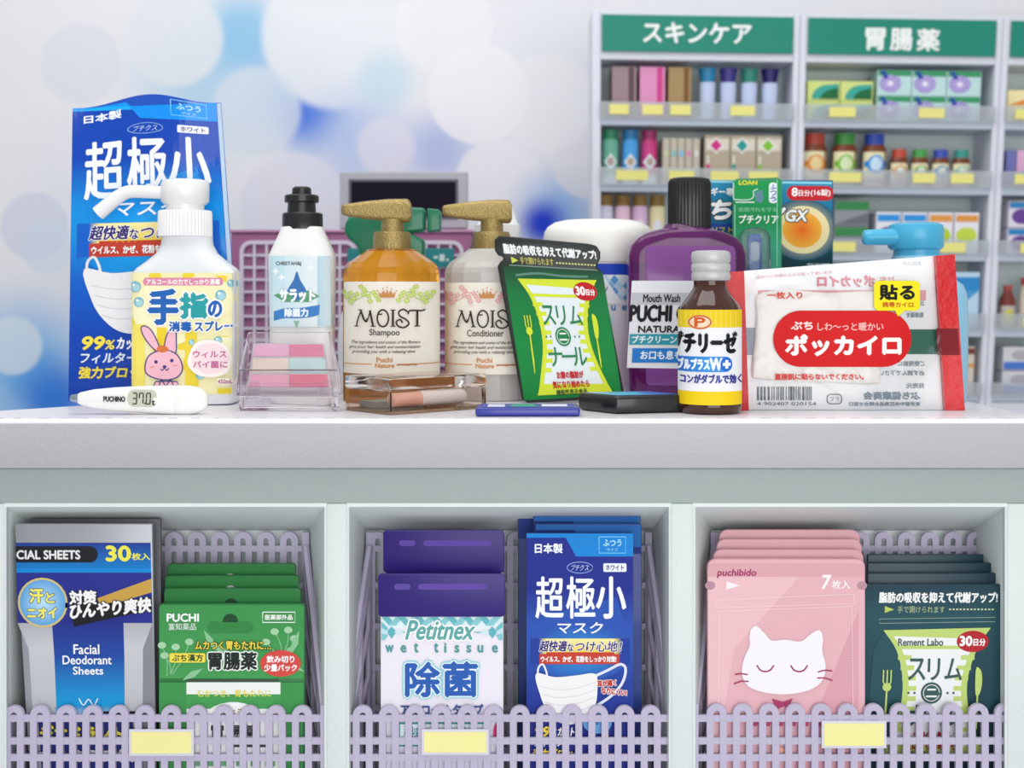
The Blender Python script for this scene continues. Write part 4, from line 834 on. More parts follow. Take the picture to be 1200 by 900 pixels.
b = MB(); wedge(b, (Z0, zs-.0004, zs-.0004, 280-600, 398.5-600, 288-600, 391-600), Ye+.0005, Yk); b.out('case_base', M_cl, r, 20, bevel=.0015)
b = MB()                                               # hollow lid: slope, front lip, two cheeks, back
t_ = .0025
def quadslab(b, a1, a2, a3, a4, th):
    n_ = (Vector(a2)-Vector(a1)).cross(Vector(a4)-Vector(a1)).normalized()*th
    return b.hexa([a1, a2, a3, a4]+[tuple(Vector(q)+n_) for q in (a1, a2, a3, a4)])
k1, k2 = K(Ye), K(Yk)
FL = ((277-600)*k1, Ye, zs); FR = ((400-600)*k1, Ye, zs); FLt = (FL[0]+.002, Ye, zf); FRt = (FR[0]-.002, Ye, zf); BLt = ((291-600)*k2, Yk, zk); BRt = ((387-600)*k2, Yk, zk); BL = ((286-600)*k2, Yk, zs); BR = ((392-600)*k2, Yk, zs)
quadslab(b, FL, FR, FRt, FLt, -t_)
quadslab(b, FLt, FRt, BRt, BLt, -t_)
b.out('lid_front_and_top', M_cl, r, 20, bevel=.0006)
b = MB(); quadslab(b, (FL[0]+.0005, FL[1]+.003, zs+.0005), BL, BLt, (FLt[0]+.0005, FLt[1]+.003, zf-.001), t_); quadslab(b, (FR[0]-.0005, FR[1]+.003, zs+.0005), BR, BRt, (FRt[0]-.0005, FRt[1]+.003, zf-.001), -t_); b.out('lid_cheek', M_cl, r, 20)
tray = (zs+.0010, P(0, 452, Ye+.006).z, zk-.0185, 290-600, 388-600, 300-600, 377-600)
def onslope(u, v, lift=0):                              # u 0..1 across, v 0..1 up the slope
    ya = Ye+.010; yb = Yk-.012; Y = ya+(yb-ya)*v; x0_ = (289+8*v-600)*K(Y); x1_ = (389-9*v-600)*K(Y); z = P(0, 456, ya).z+(P(0, 403, yb).z-P(0, 456, ya).z)*v
    return Vector((x0_+(x1_-x0_)*u, Y, z+lift))
b = MB(); c_ = [onslope(0, 0), onslope(1, 0), onslope(1, 1), onslope(0, 1)]; lo = [Vector((p.x, p.y, zs+.001)) for p in c_]
b.add(c_+lo, [(0, 1, 2, 3), (7, 6, 5, 4), (0, 4, 5, 1), (1, 5, 6, 2), (2, 6, 7, 3), (3, 7, 4, 0)]); tray_ = b.out('pan_tray', mat('tray_frost', '#f1ebf0', .3, trans=.5), r, 0)
pans = [(.03, .49, .04, .3, '#f0b4c8', 'pale rose'), (.5, .97, .04, .3, '#e8849a', 'coral pink'), (.03, .49, .36, .64, '#f3e8d6', 'cream'), (.5, .97, .36, .64, '#c2e8e2', 'mint'), (.03, .49, .70, .95, '#efb4d4', 'pale pink'), (.5, .97, .70, .95, '#e4789e', 'deep pink')]
for u0, u1, v0, v1, c_, nm in pans:
    q = [onslope(u, v, .0012) for u, v in ((u0, v0), (u1, v0), (u1, v1), (u0, v1))]
    b = MB(); b.add(q+[p-Vector((0, 0, .001)) for p in q], [(0, 1, 2, 3), (7, 6, 5, 4), (0, 4, 5, 1), (1, 5, 6, 2), (2, 6, 7, 3), (3, 7, 4, 0)])
    o = b.out('colour_pan', mat('pan_'+c_.strip('#'), c_, .6), tray_, 0); o['label'] = nm+' powder pan'
b = MB(); zz = P(0, 458, Ye).z
for x0_, x1_ in ((289, 305), (372, 390)): b.box((x0_-600)*k1, Ye-.004, P(0, 468, Ye).z, (x1_-600)*k1, Ye-.0003, P(0, 447, Ye).z)
b.box((305-600)*k1, Ye-.003, P(0, 463, Ye).z, (372-600)*k1, Ye-.0003, P(0, 458.5, Ye).z); b.box((305-600)*k1, Ye-.003, P(0, 451, Ye).z, (372-600)*k1, Ye-.0003, P(0, 448, Ye).z)
b.out('clasp', M_cl, r, 20, bevel=.0008)

# --- squeeze bottle with black pull cap
Yc = .19; cx = 354.5
r = thing('squeeze_bottle', 'white disinfectant bottle with a black pull cap and pale blue label', 'bottle', ((cx-600)*K(Yc), Yc, Z0))
b = MB(); loftz(b, cx, Yc, [(266, 24, .8, 2.4), (274, 27, .75, 2.8), (287, 33, .68, 3.2), (299, 38.2, .62, 3.6), (303, 38.6, .6, 3.8), (400, 37, .6, 3.8), (461, 36.5, .6, 3.8), (466.5, 34, .6, 3.8)], seg=56); b.v = [(x, y, Z0 if z < P(0, 466, Yc).z else z) for x, y, z in b.v]
b.out('bottle_body', mat('bottle_milky', '#eef0ee', .35, coat=.2, sss=.1), r, 40)
b = MB(); k_ = K(Yc); rings = []
for y_, h in ((272, 24), (251, 23.5), (249.5, 22)): rings.append([((cx-600)*k_+h*k_*math.cos(t), Yc+h*.85*k_*math.sin(t), P(0, y_+(2.5*math.cos(2*t)-1 if y_ == 272 else 0), Yc).z) for t in [2*math.pi*j/40 for j in range(40)]])
b.loft(rings); loftz(b, cx-1, Yc, [(252, 17), (236, 16)]); loftz(b, cx-1, Yc, [(237.5, 19), (236.5, 20), (230, 20), (228.5, 18.5)], seg=36); loftz(b, cx-1, Yc, [(229, 11.5), (221, 11), (219, 9)]); b.out('pull_cap', mat('cap_black', '#131314', .35, coat=.2), r, 40)
a = Art(); a.rect(316.5, 300, 391, 383, '#bfdfe8', '#d3e6ee'); a.rect(333, 300, 372, 383, '#cfe6ee', '#e6eff2', hgrad=True); a.rect(372, 301, 388, 382, '#b5d3df', '#d5e5ea', hgrad=True)
a.text('CHEETAH&J', 323.5, 306.5, 353, 312, '#17181c', bold=.15)
a.poly(sm([(348, 318), (352, 328), (358, 338), (361, 346), (356, 352), (348, 354), (340, 352), (335, 346), (338, 338), (344, 328)], 4, True), '#3b74b8')
for q in ((330, 325), (323, 318), (364, 314)): a.poly([(q[0], q[1]-5), (q[0]+1.4, q[1]-1.4), (q[0]+5, q[1]), (q[0]+1.4, q[1]+1.4), (q[0], q[1]+5), (q[0]-1.4, q[1]+1.4), (q[0]-5, q[1]), (q[0]-1.4, q[1]-1.4)], '#eef8fb')
a.poly([(321, 346), (335, 340), (348, 353), (361, 340), (375, 347), (362, 354), (334, 354)], '#5f9f74'); a.text('サラット', 328, 339, 369, 354, '#ffffff', bold=.8, outline=('#6aa0bc', 1.1))
a.poly(sm([(321, 365), (335, 361), (350, 361), (364, 359), (375, 357)], 4)+sm([(374, 369), (362, 372), (346, 373), (333, 373), (321, 376)], 4), '#3f83c8'); a.text('除菌力', 334, 361.5, 361, 371, '#f2faff', bold=.5); a.poly([(344, 376), (348, 385), (351, 376)], '#8fbfa0')
a.build('printed_label', curved(cx, Yc, 38.4, .6, 3.8), r, INK, off=.0009, cu=4)

# --- two pump bottles: amber shampoo and pale conditioner
M_gold = mat('pump_gold', '#a8935e', .36, metal=.75, bump=.25, bs=420, var=.15, vs=300)
M_amb = mat('amber_clear', '#eaa626', .08, trans=.86, ior=1.22, coat=.3); M_cond = mat('bottle_pearl', '#bdb9b4', .35, coat=.2)
def pump_bottle(cx, Yc, hw, body, label, word, cflower, px0, label_y, head, dy=0):
    k_ = K(Yc); r = thing('pump_bottle', label, 'pump bottle', ((cx-600)*k_, Yc, Z0)); seg = 16
    def ring(y, h): return [((cx-600)*k_+h*k_*math.cos(t)/math.cos(math.pi/seg)*.995, Yc+h*k_*math.sin(t)*.98, (Z0 if y > 9000 else P(0, y, Yc).z)) for t in [2*math.pi*(j+.5)/seg for j in range(seg)]]
    b = MB(); b.loft([ring(y, h) for y, h in ((292, hw*.5), (294.5, hw*.54), (308, hw*.9), (314, hw*.97), (320, hw), (9999, hw*.995))]); b.out('bottle_body', body, r, 10, bevel=.0012)
    b = MB(); loftz(b, head+.5, Yc, [(294.5, 22), (293, 22.4), (275, 21.8), (272, 20.6)]); loftz(b, head+1, Yc, [(276, 13.6), (257, 13)]); b.out('pump_collar', M_gold, r, 35)
    c_ = head-px0; secs = [(c_-36.5+0, 246, 4), (c_-35, 246, 6.2), (c_-28, 246.2, 7.6), (c_-8, 246.2, 10.5), (c_+18, 246.3, 13), (c_+40, 247, 14), (c_+43, 247.5, 12.5), (c_+45, 248, 8)]
    secs = [(x-22+0, y+dy, h) for x, y, h in secs]; b = MB(); rings = []
    n = 3.0; sg_ = 28
    for i, (x, y, h) in enumerate(secs):
        q = P(x, y, Yc-.004); dpt = (.35+.65*i/len(secs))*.0125; rings.append([(q.x, q.y+dpt*math.copysign(abs(math.cos(t))**(2/n), math.cos(t)), q.z+h*k_*math.copysign(abs(math.sin(t))**(2/n), math.sin(t))) for t in [2*math.pi*(j+.5)/sg_ for j in range(sg_)]])
    b.loft(rings); b.out('pump_nozzle', M_gold, r, 40)
    M = curved(cx, Yc, hw+1.2, .98, 2.0); y0, y1 = label_y; s = (hw+1)/58.0
    a = Art(lambda x, y: (cx+(x-459.5)*s, y0+(y-328)*(y1-y0)/110))
    a.rect(402.5, 328, 517, 438, '#f1ece0'); br = '#c98a4e'
    for sd in (-1, 1):
        X = lambda d: 456+sd*d
        a.stroke([(X(16), 344), (X(26), 340), (X(34), 348), (X(44), 350), (X(54), 344)], 1, cflower[1], smooth=4); random.seed(3)
        for d, y in ((12, 350), (15, 345), (18, 341), (24, 345), (29, 338), (33, 334), (30, 343), (38, 343), (42, 348), (46, 342), (50, 346), (54, 340), (22, 351), (45, 352)):
            a.ell(X(d), y, 3.6, 2.9, cflower[0], 8); [a.ell(X(d)+2.3*math.cos(q_), y+2*math.sin(q_), 1.1, .9, cflower[1], 6) for q_ in (.4, 1.9, 3.4, 5)]
    a.poly([(446, 347), (444, 340), (448, 343), (450, 338), (453, 343), (454.5, 336), (456, 343), (459, 338), (461, 343), (465, 340), (463, 347)], br)
    for x, y in ((443, 339), (449.5, 336.5), (454.5, 334.5), (460, 336.5), (466, 339)): a.ell(x, y, .9, .9, br, 8)
    ink = '#33251f'; S_ = lambda p, w_=2.2, sm_=5: a.stroke(p, w_, ink, smooth=sm_)
    S_([(418, 381), (420, 372), (424, 362)], 1.7); S_([(423, 362), (427, 373), (430, 375), (431, 372)], 2.2); S_([(425, 370), (430, 376), (434, 364)], 1.4); S_([(434, 362), (436, 372), (438, 381)], 2.4); S_([(415.5, 381), (420.5, 381)], 1.2, 0); S_([(435, 381), (441, 381)], 1.2, 0); S_([(420, 361.5), (425, 362)], 1.2, 0)
    a.stroke(ellp(449.5, 371.5, 6.7, 10), 2, ink, closed=True); S_([(444, 364), (446, 367), (449, 366)], 1.6)
    S_([(461.5, 362), (461.5, 381)], 2.6, 0); S_([(458.5, 361.8), (464.5, 361.8)], 1.2, 0); S_([(458.5, 381), (464.5, 381)], 1.2, 0)
    S_([(479, 364), (474, 361), (468.5, 364), (470, 369), (477, 373), (480.5, 378), (475, 382.5), (468, 381), (465.5, 376), (470, 373), (473, 377)], 2.0)
    S_([(479.5, 367), (481, 363), (487, 362.3), (496, 362.6), (500, 361)], 1.9); S_([(490.5, 362), (490.5, 381)], 2.6, 0); S_([(487, 381), (494, 381)], 1.2, 0)
    if word == 'Shampoo': a.text(word, 433.5, 384.5, 469.5, 394, ink, bold=.12)
    else: a.text(word, 430, 384.5, 475, 392.5, ink, bold=.12)
    for k, t in enumerate(('The ingredients and scents of the flowers', 'give your hair health and moisturization', 'providing you with a relaxing time')):
        xx = ((412, 494), (410, 494), (414, 488))[k]; a.text(t, xx[0], 398+k*5.6, xx[1], 402.6+k*5.6, '#40332c', shear=.45, bold=.08)
    a.text('Puchi', 442, 418, 461, 423.5, br, bold=.25); a.text('Nature', 440.5, 425, 463, 430, br, bold=.25)
    a.stroke([(402.6, 426), (436, 426)], 1.3, '#d9a06c'); a.stroke([(466, 426.2), (517, 426)], 1.3, '#d9a06c'); a.stroke([(466, 427), (472, 426.4), (478, 427.2), (484, 426.4), (490, 427.2)], 1.4, '#a96c3a')
    a.build('printed_label', M, r, INK, off=.0006, cu=3); return r
pump_bottle(459, .195, 56, M_amb, 'amber shampoo pump bottle with a gold pump and a green garland label', 'Shampoo', ('#d6e08c', '#a9c85a'), 0, (330, 438.5), 459)
pump_bottle(575.5, .235, 54, M_cond, 'pearl grey conditioner pump bottle with a gold pump and a pink garland label', 'Conditioner', ('#efc6c6', '#dc9c9c'), -1.5, (331, 439), 575.5, 1)

# --- green trigger sprayer behind the shampoo
Yc = .335; k_ = K(Yc)
r = thing('trigger_sprayer', 'green headed trigger spray bottle half hidden behind the amber shampoo', 'spray bottle', ((446-600)*k_, Yc, Z0))
M_tg = mat('sprayer_green', '#0c7a55', .35, coat=.3)
b = MB(); b.prism([(404, 262), (408, 255), (418, 250), (450, 245), (478, 242.5), (498, 243.5), (498, 271), (480, 273), (497, 281), (497, 306), (424, 306), (418, 288), (407, 279), (403, 270)], Yc-.018, Yc+.018); b.out('sprayer_head', M_tg, r, 50, bevel=.005, seg=4)
MB().prism([(500.5, 244), (515, 245.5), (516.5, 250), (516, 270), (500.5, 272)], Yc-.016, Yc+.016).out('spray_nozzle', M_tg, r, 50, bevel=.002, seg=3)
b = MB(); loftz(b, 453, Yc, [(300, 22), (318, 22), (330, 30), (352, 46), (372, 54), (400, 57), (440, 56), (457, 53), (459, 50)], seg=40); b.v = [(x, y, max(z, Z0) if z > P(0, 458, Yc).z else Z0) for x, y, z in b.v]
b.out('bottle_body', mat('sprayer_body_white', '#e4e6e4', .35), r, 50)
# --- white capped bottle behind conditioner
Yc = .345
r = thing('capped_bottle', 'dark shouldered bottle with a white cone cap behind the conditioner', 'bottle', ((583-600)*K(Yc), Yc, Z0))
b = MB(); loftz(b, 583, Yc, [(278, 25), (283, 30), (293, 33), (330, 34), (457, 34)]); b.v = [(x, y, Z0 if z < P(0, 456, Yc).z else z) for x, y, z in b.v]; b.out('bottle_body', mat('bottle_slate', '#3a3f52', .4), r, 40)
b = MB(); loftz(b, 583, Yc, [(278.5, 26.5), (264, 26.5), (262, 24), (252, 21), (243, 17.5), (239, 13)]); b.out('cone_cap', M_wp, r, 35)

# --- green slimming pouch leaning in the middle
r = thing('supplement_pouch', 'tilted bright green supplement pouch with a black header standing in the middle', 'supplement pouch', (P(660, 0, .15).x, .155, Z0))
ol = [(585, 276), (690, 285.5), (699, 288), (703.5, 295), (703.5, 303), (700, 310), (699, 313), (703.5, 316), (706, 322), (731.5, 462), (728.5, 466.5), (640, 471.5), (618, 472), (611.5, 468), (583, 312), (586.5, 306.5), (590, 304), (589, 300.5), (584, 299.5), (580, 294), (579.5, 281)]
def ys(x, y): return .149-.004*math.exp(-((x-657)/45)**2-((y-395)/60)**2)+.006*(472-y)/190
N = 3; b = MB(); b.prism(ol, .1495, .155); b.out('pouch_body', mat('pouch_edge_green', '#0f1c17', .4, coat=.1), r, 40, bevel=.0018, seg=3)
T_ = bil((1012, 685, 1178, 892), [(581, 276.5), (703.5, 286.5), (731, 465), (612, 472)])
a = Art(T_); a.T = lambda x, y: T_(min(max(x, 1014.5), 1176) if 720 < y else x, min(y, 889.5))
# main field gradient and header drawn inside the outline
a.grad([(1016, 722, 1175, 722), (1016, 760, 1175, 760), (1016, 820, 1175, 820), (1016, 889, 1175, 889)], ['#1f4a34', '#137a3e', '#12883f', '#15803c'])
sub = Art(a.T)
def slim2(a):
    a.text('脂肪の吸収を抑えて代謝アップ!', 1021, 694, 1168, 706, '#f0f3f4', bold=.6)
    a.poly([(1031, 709.5), (1042, 714), (1031, 718)], '#c9d44e'); a.text('手で開けられます', 1045, 709, 1098, 718, '#b9b25a', bold=.2)
    for k in range(13): a.rect(1102+k*5, 713, 1105+k*5, 715, '#d3d88a')
    a.stroke([(1026, 720.5), (1166, 720.5)], 1.2, '#7f9a8c')
    a.stroke([(1034, 733), (1070, 729), (1110, 731), (1150, 730)], 3, '#5f8a78', smooth=4)
slim2(a)
L0 = a.L
b2 = Art(a.T); 
def noop(*q, **k): pass
_g, _t, _p, _r, _s = a.grad, a.text, a.poly, a.rect, a.stroke
class SubArt(Art):
    def text(s, t, *q, **k):
        if t in ('脂肪の吸収を抑えて代謝アップ!', '手で開けられます', 'Rement Labo'): return
        Art.text(s, t, *q, **k)
    def poly(s, p, c): 
        if p[0] == (1037, 709) or p[0] == (1025, 760): return
        Art.poly(s, p, c)
    def rect(s, x0, y0, *q, **k):
        if y0 == 712: return
        Art.rect(s, x0, y0, *q, **k)
    def stroke(s, p, *q, **k):
        if p[0] == (1031, 724): return
        Art.stroke(s, p, *q, **k)
    def grad(s, rows, cs):
        if rows[0][1] == 685: return
        Art.grad(s, rows, cs)
a.__class__ = SubArt
design_slim(a, '#1f6a3c', '#15803c', '#d5e23a', '#e3ecef', '#22804e', '#1d2a24', '#c01f26')
a.build('printed_front', plane(.1495), r, INKG, off=.0003)

# --- blue flat case and black compact
Yb_ = .028
r = thing('flat_case', 'small royal blue flat case lying at the front edge beside the green pouch', 'case', (P(618, 0, -.02).x, .0, Z0))
b = MB(); k0 = K(-.025); b.box((557-600)*k0, -.025, Z0, (680-600)*k0, Yb_, .0105); b.out('case_body', mat('case_blue', '#2f3a98', .3, coat=.3), r, 30, bevel=.003, seg=3)
top = lambda zt: (lambda x, y: (Vector((x, y, zt)), Vector((0, 0, 1))))
a = Art(); xa = (561-600)*k0; xb = (676-600)*k0
a.rect(xa+.002, -.0215, xb-.002, Yb_-.003, '#5660ae'); a.rect(xa+.01, -.015, xa+.03, Yb_-.01, '#dfe4f2'); a.poly([(xa+.035, -.012), (xb-.045, -.012), (xb-.05, Yb_-.008), (xa+.04, Yb_-.008)], '#4fae8c'); a.rect(xb-.04, -.01, xb-.01, Yb_-.01, '#e6e9f4')
a.v = [(x, y, l) for x, y, l in a.v]; a.build('printed_top', top(.0105), r, INKG, off=.0002)
r = thing('black_compact', 'black rounded compact with a shiny blue lid beside the small brown bottle', 'compact', (.10, .07, Z0))
cA = P(719, 484.5, .004); ang = math.radians(17); ux = Vector((math.cos(ang), math.sin(ang), 0)); uy = Vector((-math.sin(ang), math.cos(ang), 0)); base = Vector((.119, .0, 0))
ux = Vector((math.cos(math.radians(14)), math.sin(math.radians(14)), 0)); uy = Vector((-ux.y, ux.x, 0)); Wd, Dp = .092, .082
base = Vector(((722-600)*K(.004), .004, 0)); uy = Vector((-.62, .785, 0)).normalized()
def cb(u, v, z): return base+ux*u+uy*v+Vector((0, 0, z))
b = MB(); b.hexa([cb(0, 0, Z0), cb(Wd, 0, Z0), cb(Wd, 0, .0215), cb(0, 0, .0215), cb(0, Dp*.85, Z0), cb(Wd, Dp*.85, Z0), cb(Wd, Dp*.85, .0215), cb(0, Dp*.85, .0215)]); b.out('compact_body', mat('compact_black', '#101116', .3, coat=.4), r, 40, bevel=.0045, seg=4)
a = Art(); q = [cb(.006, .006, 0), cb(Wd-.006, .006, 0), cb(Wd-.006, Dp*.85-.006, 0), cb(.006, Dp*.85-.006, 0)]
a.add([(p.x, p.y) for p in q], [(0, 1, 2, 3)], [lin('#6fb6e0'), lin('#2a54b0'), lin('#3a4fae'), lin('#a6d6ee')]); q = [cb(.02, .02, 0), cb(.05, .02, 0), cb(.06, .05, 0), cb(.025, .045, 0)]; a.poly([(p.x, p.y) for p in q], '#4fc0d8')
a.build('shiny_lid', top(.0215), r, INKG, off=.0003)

# --- clear lip palette
r = thing('lip_palette_case', 'clear plastic makeup case with a lipstick inside, turned corner first at the front', 'makeup case', (-.135, .05, Z0))
Fp = Vector(((457-600)*K(-.008), -.008, 0)); Lp = Vector((-.2065, .060, 0)); ex = Vector((.110, .0886, 0)); ed = Lp-Fp; ed.z = 0
def lb(u, v, z): return Fp+ex*u+ed*v+Vector((0, 0, z))
def lbox(b, u0, v0, z0, u1, v1, z1): return b.hexa([lb(u0, v0, z0), lb(u1, v0, z0), lb(u1, v0, z1), lb(u0, v0, z1), lb(u0, v1, z0), lb(u1, v1, z0), lb(u1, v1, z1), lb(u0, v1, z1)])
M_ac = mat('acrylic_warm', '#fbf3ee', .05, trans=1, ior=1.3)
b = MB(); lbox(b, 0, 0, Z0, 1, .93, .004); b.out('case_floor', mat('acrylic_amber', '#e2c2a2', .08, trans=.8, ior=1.35), r, 20, bevel=.0012)
b = MB()
for q in ((0, 0, .0045, 1, .04, .026), (0, .89, .0045, 1, .93, .026), (0, .04, .0045, .03, .89, .026), (.97, .04, .0045, 1, .89, .026)): lbox(b, *q)
b.out('case_wall', M_ac, r, 20)
b = MB(); lbox(b, -.01, -.01, .0270, 1.01, .94, .043); b.out('case_lid', M_ac, r, 25, bevel=.003, seg=3)
b = MB(); b.tube([lb(.12, .22, .0155), lb(.13, .22, .0155), lb(.40, .22, .0155)], [.006, .0085, .0085], 20); b.out('lipstick_bullet', mat('lip_peach', '#eab9a8', .35), r, 50)
b = MB(); b.tube([lb(.40, .22, .0155), lb(.84, .22, .0155), lb(.87, .22, .0155)], [.0092, .0092, .007], 20); b.out('lipstick_case', mat('lip_white', '#f0eff0', .25), r, 50)
b = MB(); lbox(b, .10, .45, .0045, .55, .82, .012); b.out('grey_pan', mat('pan_grey', '#8f9893', .5), r, 0)
b = MB(); lbox(b, .60, .45, .0045, .92, .82, .012); b.out('brown_pan', mat('pan_brown', '#b08a66', .5), r, 0)

# --- white canister behind
Yc = .315; cx = 701
r = thing('wipes_canister', 'white wet wipe canister with a domed lid and blue band behind the green pouch', 'canister', ((cx-600)*K(Yc), Yc, Z0))
b = MB(); loftz(b, cx, Yc, [(308, 60.5), (311, 60.5), (450, 60.5), (456, 60), (460, 58)], seg=64); b.v = [(x, y, Z0 if z < P(0, 459, Yc).z else z) for x, y, z in b.v]; b.out('canister_body', mat('canister_white', '#e6e3ee', .35, coat=.2), r, 40)
b = MB(); loftz(b, cx, Yc, [(308, 63), (306, 64), (280, 64.5), (272, 63), (266, 59), (261, 51), (258.5, 40), (257.8, 20)], seg=64); b.out('canister_lid', mat('lid_white', '#f4f3ee', .4, coat=.2), r, 50)
a = Art(); a.rect(641, 309, 761, 322, '#1c46c0'); a.rect(641, 322, 761, 452, '#eef0f6', '#e6d2e2')
for k in range(7):
    for j in range(4):
        x = 700+k*10-(j % 2)*5; y = 328+j*7
        a.poly([(x, y-6), (x+5, y), (x, y+6), (x-5, y)], ('#7fb6e4', '#b9d9f2', '#5f9fd8', '#dcebf8')[(k+j*2) % 4])
a.poly([(690, 322), (706, 322), (730, 356), (700, 356), (690, 345)], '#eef0f6'); a.stroke([(700, 330), (708, 341), (712, 336)], 1.6, '#5f7f8c', smooth=3)
a.text('u', 716.5, 358, 721, 363.5, '#3f7fb6', bold=.5); a.text('e', 729, 358, 734, 363.5, '#3f7fb6', bold=.5); a.ell(714, 375, 6, 9, '#cfe6ef', 16)
a.build('printed_label', curved(cx, Yc, 60.5, 1, 2), r, INK, off=.0007, cu=4)

# --- purple mouthwash
Yc = .205; cx = 803.5
r = thing('mouthwash_bottle', 'purple mouthwash bottle with a black ribbed cap behind the small brown bottle', 'bottle', ((cx-600)*K(Yc), Yc, Z0))
b = MB(); loftz(b, cx, Yc, [(263, 25, .75, 2), (268, 27, .75, 2.4), (270, 36, .62, 3), (274, 50, .48, 4), (280, 59, .42, 5), (289, 66, .38, 6), (300, 68.5, .37, 6.5), (400, 69, .37, 6.5), (458, 68, .37, 6.5), (464, 64, .37, 6)], seg=72); b.v = [(x, y, Z0 if z < P(0, 462, Yc).z else z) for x, y, z in b.v]
b.out('bottle_body', mat('purple_clear', '#90308c', .08, trans=.74, ior=1.25, coat=.5), r, 35)
MB().prism(rrect(757, 288, 862, 452, 6, 4), Yc-.0292, Yc-.0262).out('raised_front_panel', mat('purple_panel', '#b06cc4', .12, trans=.55, ior=1.2, coat=.5), r, 35, bevel=.001)
b = MB(); rings = []; k_ = K(Yc)
for y_, h in ((267, 24.4), (265, 25), (214, 24.6), (210, 23), (208.4, 19)):
    am = .45 if 212 < y_ < 266 else 0
    rings.append([((808-600)*k_+(h+(am if j % 2 else -am))*k_*math.cos(2*math.pi*j/84), Yc+(h+(am if j % 2 else -am))*k_*.8*math.sin(2*math.pi*j/84), P(0, y_, Yc).z) for j in range(84)])
b.loft(rings); b.out('ribbed_cap', mat('cap_black', '#131314'), r, 20)
Yl = Yc-.0298
ls_ = MB().prism([(740.5, 329), (872, 329), (873, 433), (734.5, 431)], Yl, Yl+.0005).out('label_sheet', mat('label_white', '#eceef2', .45), r, 0)
a = Art(lambda x, y: (x-(y-329)*.05, y)); a.rect(741, 343, 872, 357, '#c6c8cf'); a.text('Mouth Wash', 755, 345, 798, 354, '#1b1b22', bold=.35)
a.text('PUCHI CLEAN', 740.5, 358, 848, 376.5, '#121218', bold=1.1); a.text('NATURAL MINT', 751, 382, 838, 389.5, '#121218', bold=.45)
a.rect(741, 391.5, 873, 404, '#2f9fae'); a.text('プチクリーンナチュラルミント', 744, 393.5, 868, 402, '#f0fafa', bold=.35)
a.rect(745, 408, 868, 425, '#1f7fd0'); a.text('お口も息もスッキリ', 755, 411, 842, 421, '#f4fbff', bold=.3); a.build('printed_label', plane(Yl), ls_, INK, off=.0003)

# --- small brown drink bottle
Yc = .03; cx = 832
r = thing('drink_bottle', 'small brown glass drink bottle with a white screw cap and yellow label', 'bottle', ((cx-600)*K(Yc), Yc, Z0))
M_bg = mat('glass_brown', '#54281a', .06, trans=.45, ior=1.3, coat=.8)
b = MB(); loftz(b, cx, Yc, [(324, 19), (334, 19), (338, 20), (346, 25), (356, 33), (364, 36.5), (370, 37), (474, 37), (478, 36.6), (482.5, 34), (483.3, 31)], seg=48); b.v = [(x, y, Z0 if z < P(0, 483, Yc).z else z) for x, y, z in b.v]; b.out('bottle_body', M_bg, r, 40)
b = MB(); loftz(b, cx+1, Yc, [(329, 21), (327.5, 22.6), (322, 22.8), (318.5, 21.4), (316.5, 22.8), (310.5, 22.8), (308.5, 21.2), (306.5, 22.8), (299, 23), (295, 21.5), (293.8, 17)], seg=48); b.out('screw_cap', mat('cap_silver', '#c5c7c7', .42, metal=.2), r, 50)
a = Art(); wh = '#eef0f4'
a.rect(794.5, 363, 870, 475, wh); a.rect(794.5, 363, 870, 384, '#f0cf1c', '#ecd028'); a.rect(794.5, 459, 870, 475, '#f0cf1c')
for k in range(12): a.rect(797+k*5.8, 364, 799+k*5.8, 383, '#f3da48')
a.radial(820, 377.5, 14.5, 8.5, '#fbe9d2', '#f0cfa8'); a.stroke(ellp(820, 377.5, 13, 7.4), 1.8, '#d2642c', closed=True); a.text('P', 814, 372.5, 826, 382.5, '#d2602a', bold=1.1)
a.text('プチリーゼ', 786, 389.5, 863, 413, '#15151a', bold=1.7); a.rect(787, 418, 858, 436, '#3a8fe0', r=8); a.rect(786, 419, 834, 435, '#2b50b8', '#3aa0e8', hgrad=True, n=6)
a.text('ダブルプラス', 786, 420.5, 831, 433.5, '#f4faff', bold=.8); a.text('W', 832, 420, 846, 434, '#eaf6ff', bold=1.2); a.ell(851, 427, 7, 8.6, '#2b6cd0', 18); a.rect(847, 425.2, 856, 428.8, '#f4faff'); a.rect(849.8, 422, 853.2, 432, '#f4faff')
a.text('ヒウコンがダブルで効く', 781, 439, 869, 449.5, '#3a3f96', bold=.5)
# keep only what fits round the visible half of the bottle
keep = []; 
for f in a.f:
    if all(794.9 <= a.v[i][0] <= 869.3 for i in f): keep.append(f)
    else:
        for i in f: x, y, l = a.v[i]; a.v[i] = (min(max(x, 794.9), 869.3), y, l)
        keep.append(f)
a.f = keep; a.build('printed_label', curved(cx, Yc, 37.6, 1, 2), r, INKG, off=.0004, cu=2.5)

# --- blue medicine box and green hanging pack behind
Yx = .300
r = thing('medicine_box', 'teal blue medicine box with a glowing orange sun behind the mouthwash', 'box', (P(903, 0, Yx).x, Yx+.02, Z0))
zt = P(0, 211, Yx).z; xa = P(831, 0, Yx).x; xb = P(976.5, 0, Yx).x
MB().box(xa, Yx, Z0, xb, Yx+.045, zt).out('box_body', mat('box_teal', '#155c7e', .4), r, 0, bevel=.0015)
a = Art(lambda x, y: (x, y+(x-830)*.012)); a.grad([(832, 211, 975, 211), (832, 225, 975, 225), (832, 262, 975, 262), (832, 300, 975, 300), (832, 452, 975, 452)], ['#2f96bc', '#1f83ac', '#13628a', '#0d3c46', '#0b2f38'])
a.rect(832, 211.5, 975, 214, '#8fd6ea'); a.radial(941, 268, 42, 36, '#f6ecbc', '#1b5a72'); a.radial(941, 268, 31, 28, '#f6d888', '#efe2ae'); a.radial(940, 268, 23, 21, '#e8620a', '#f2b03c')
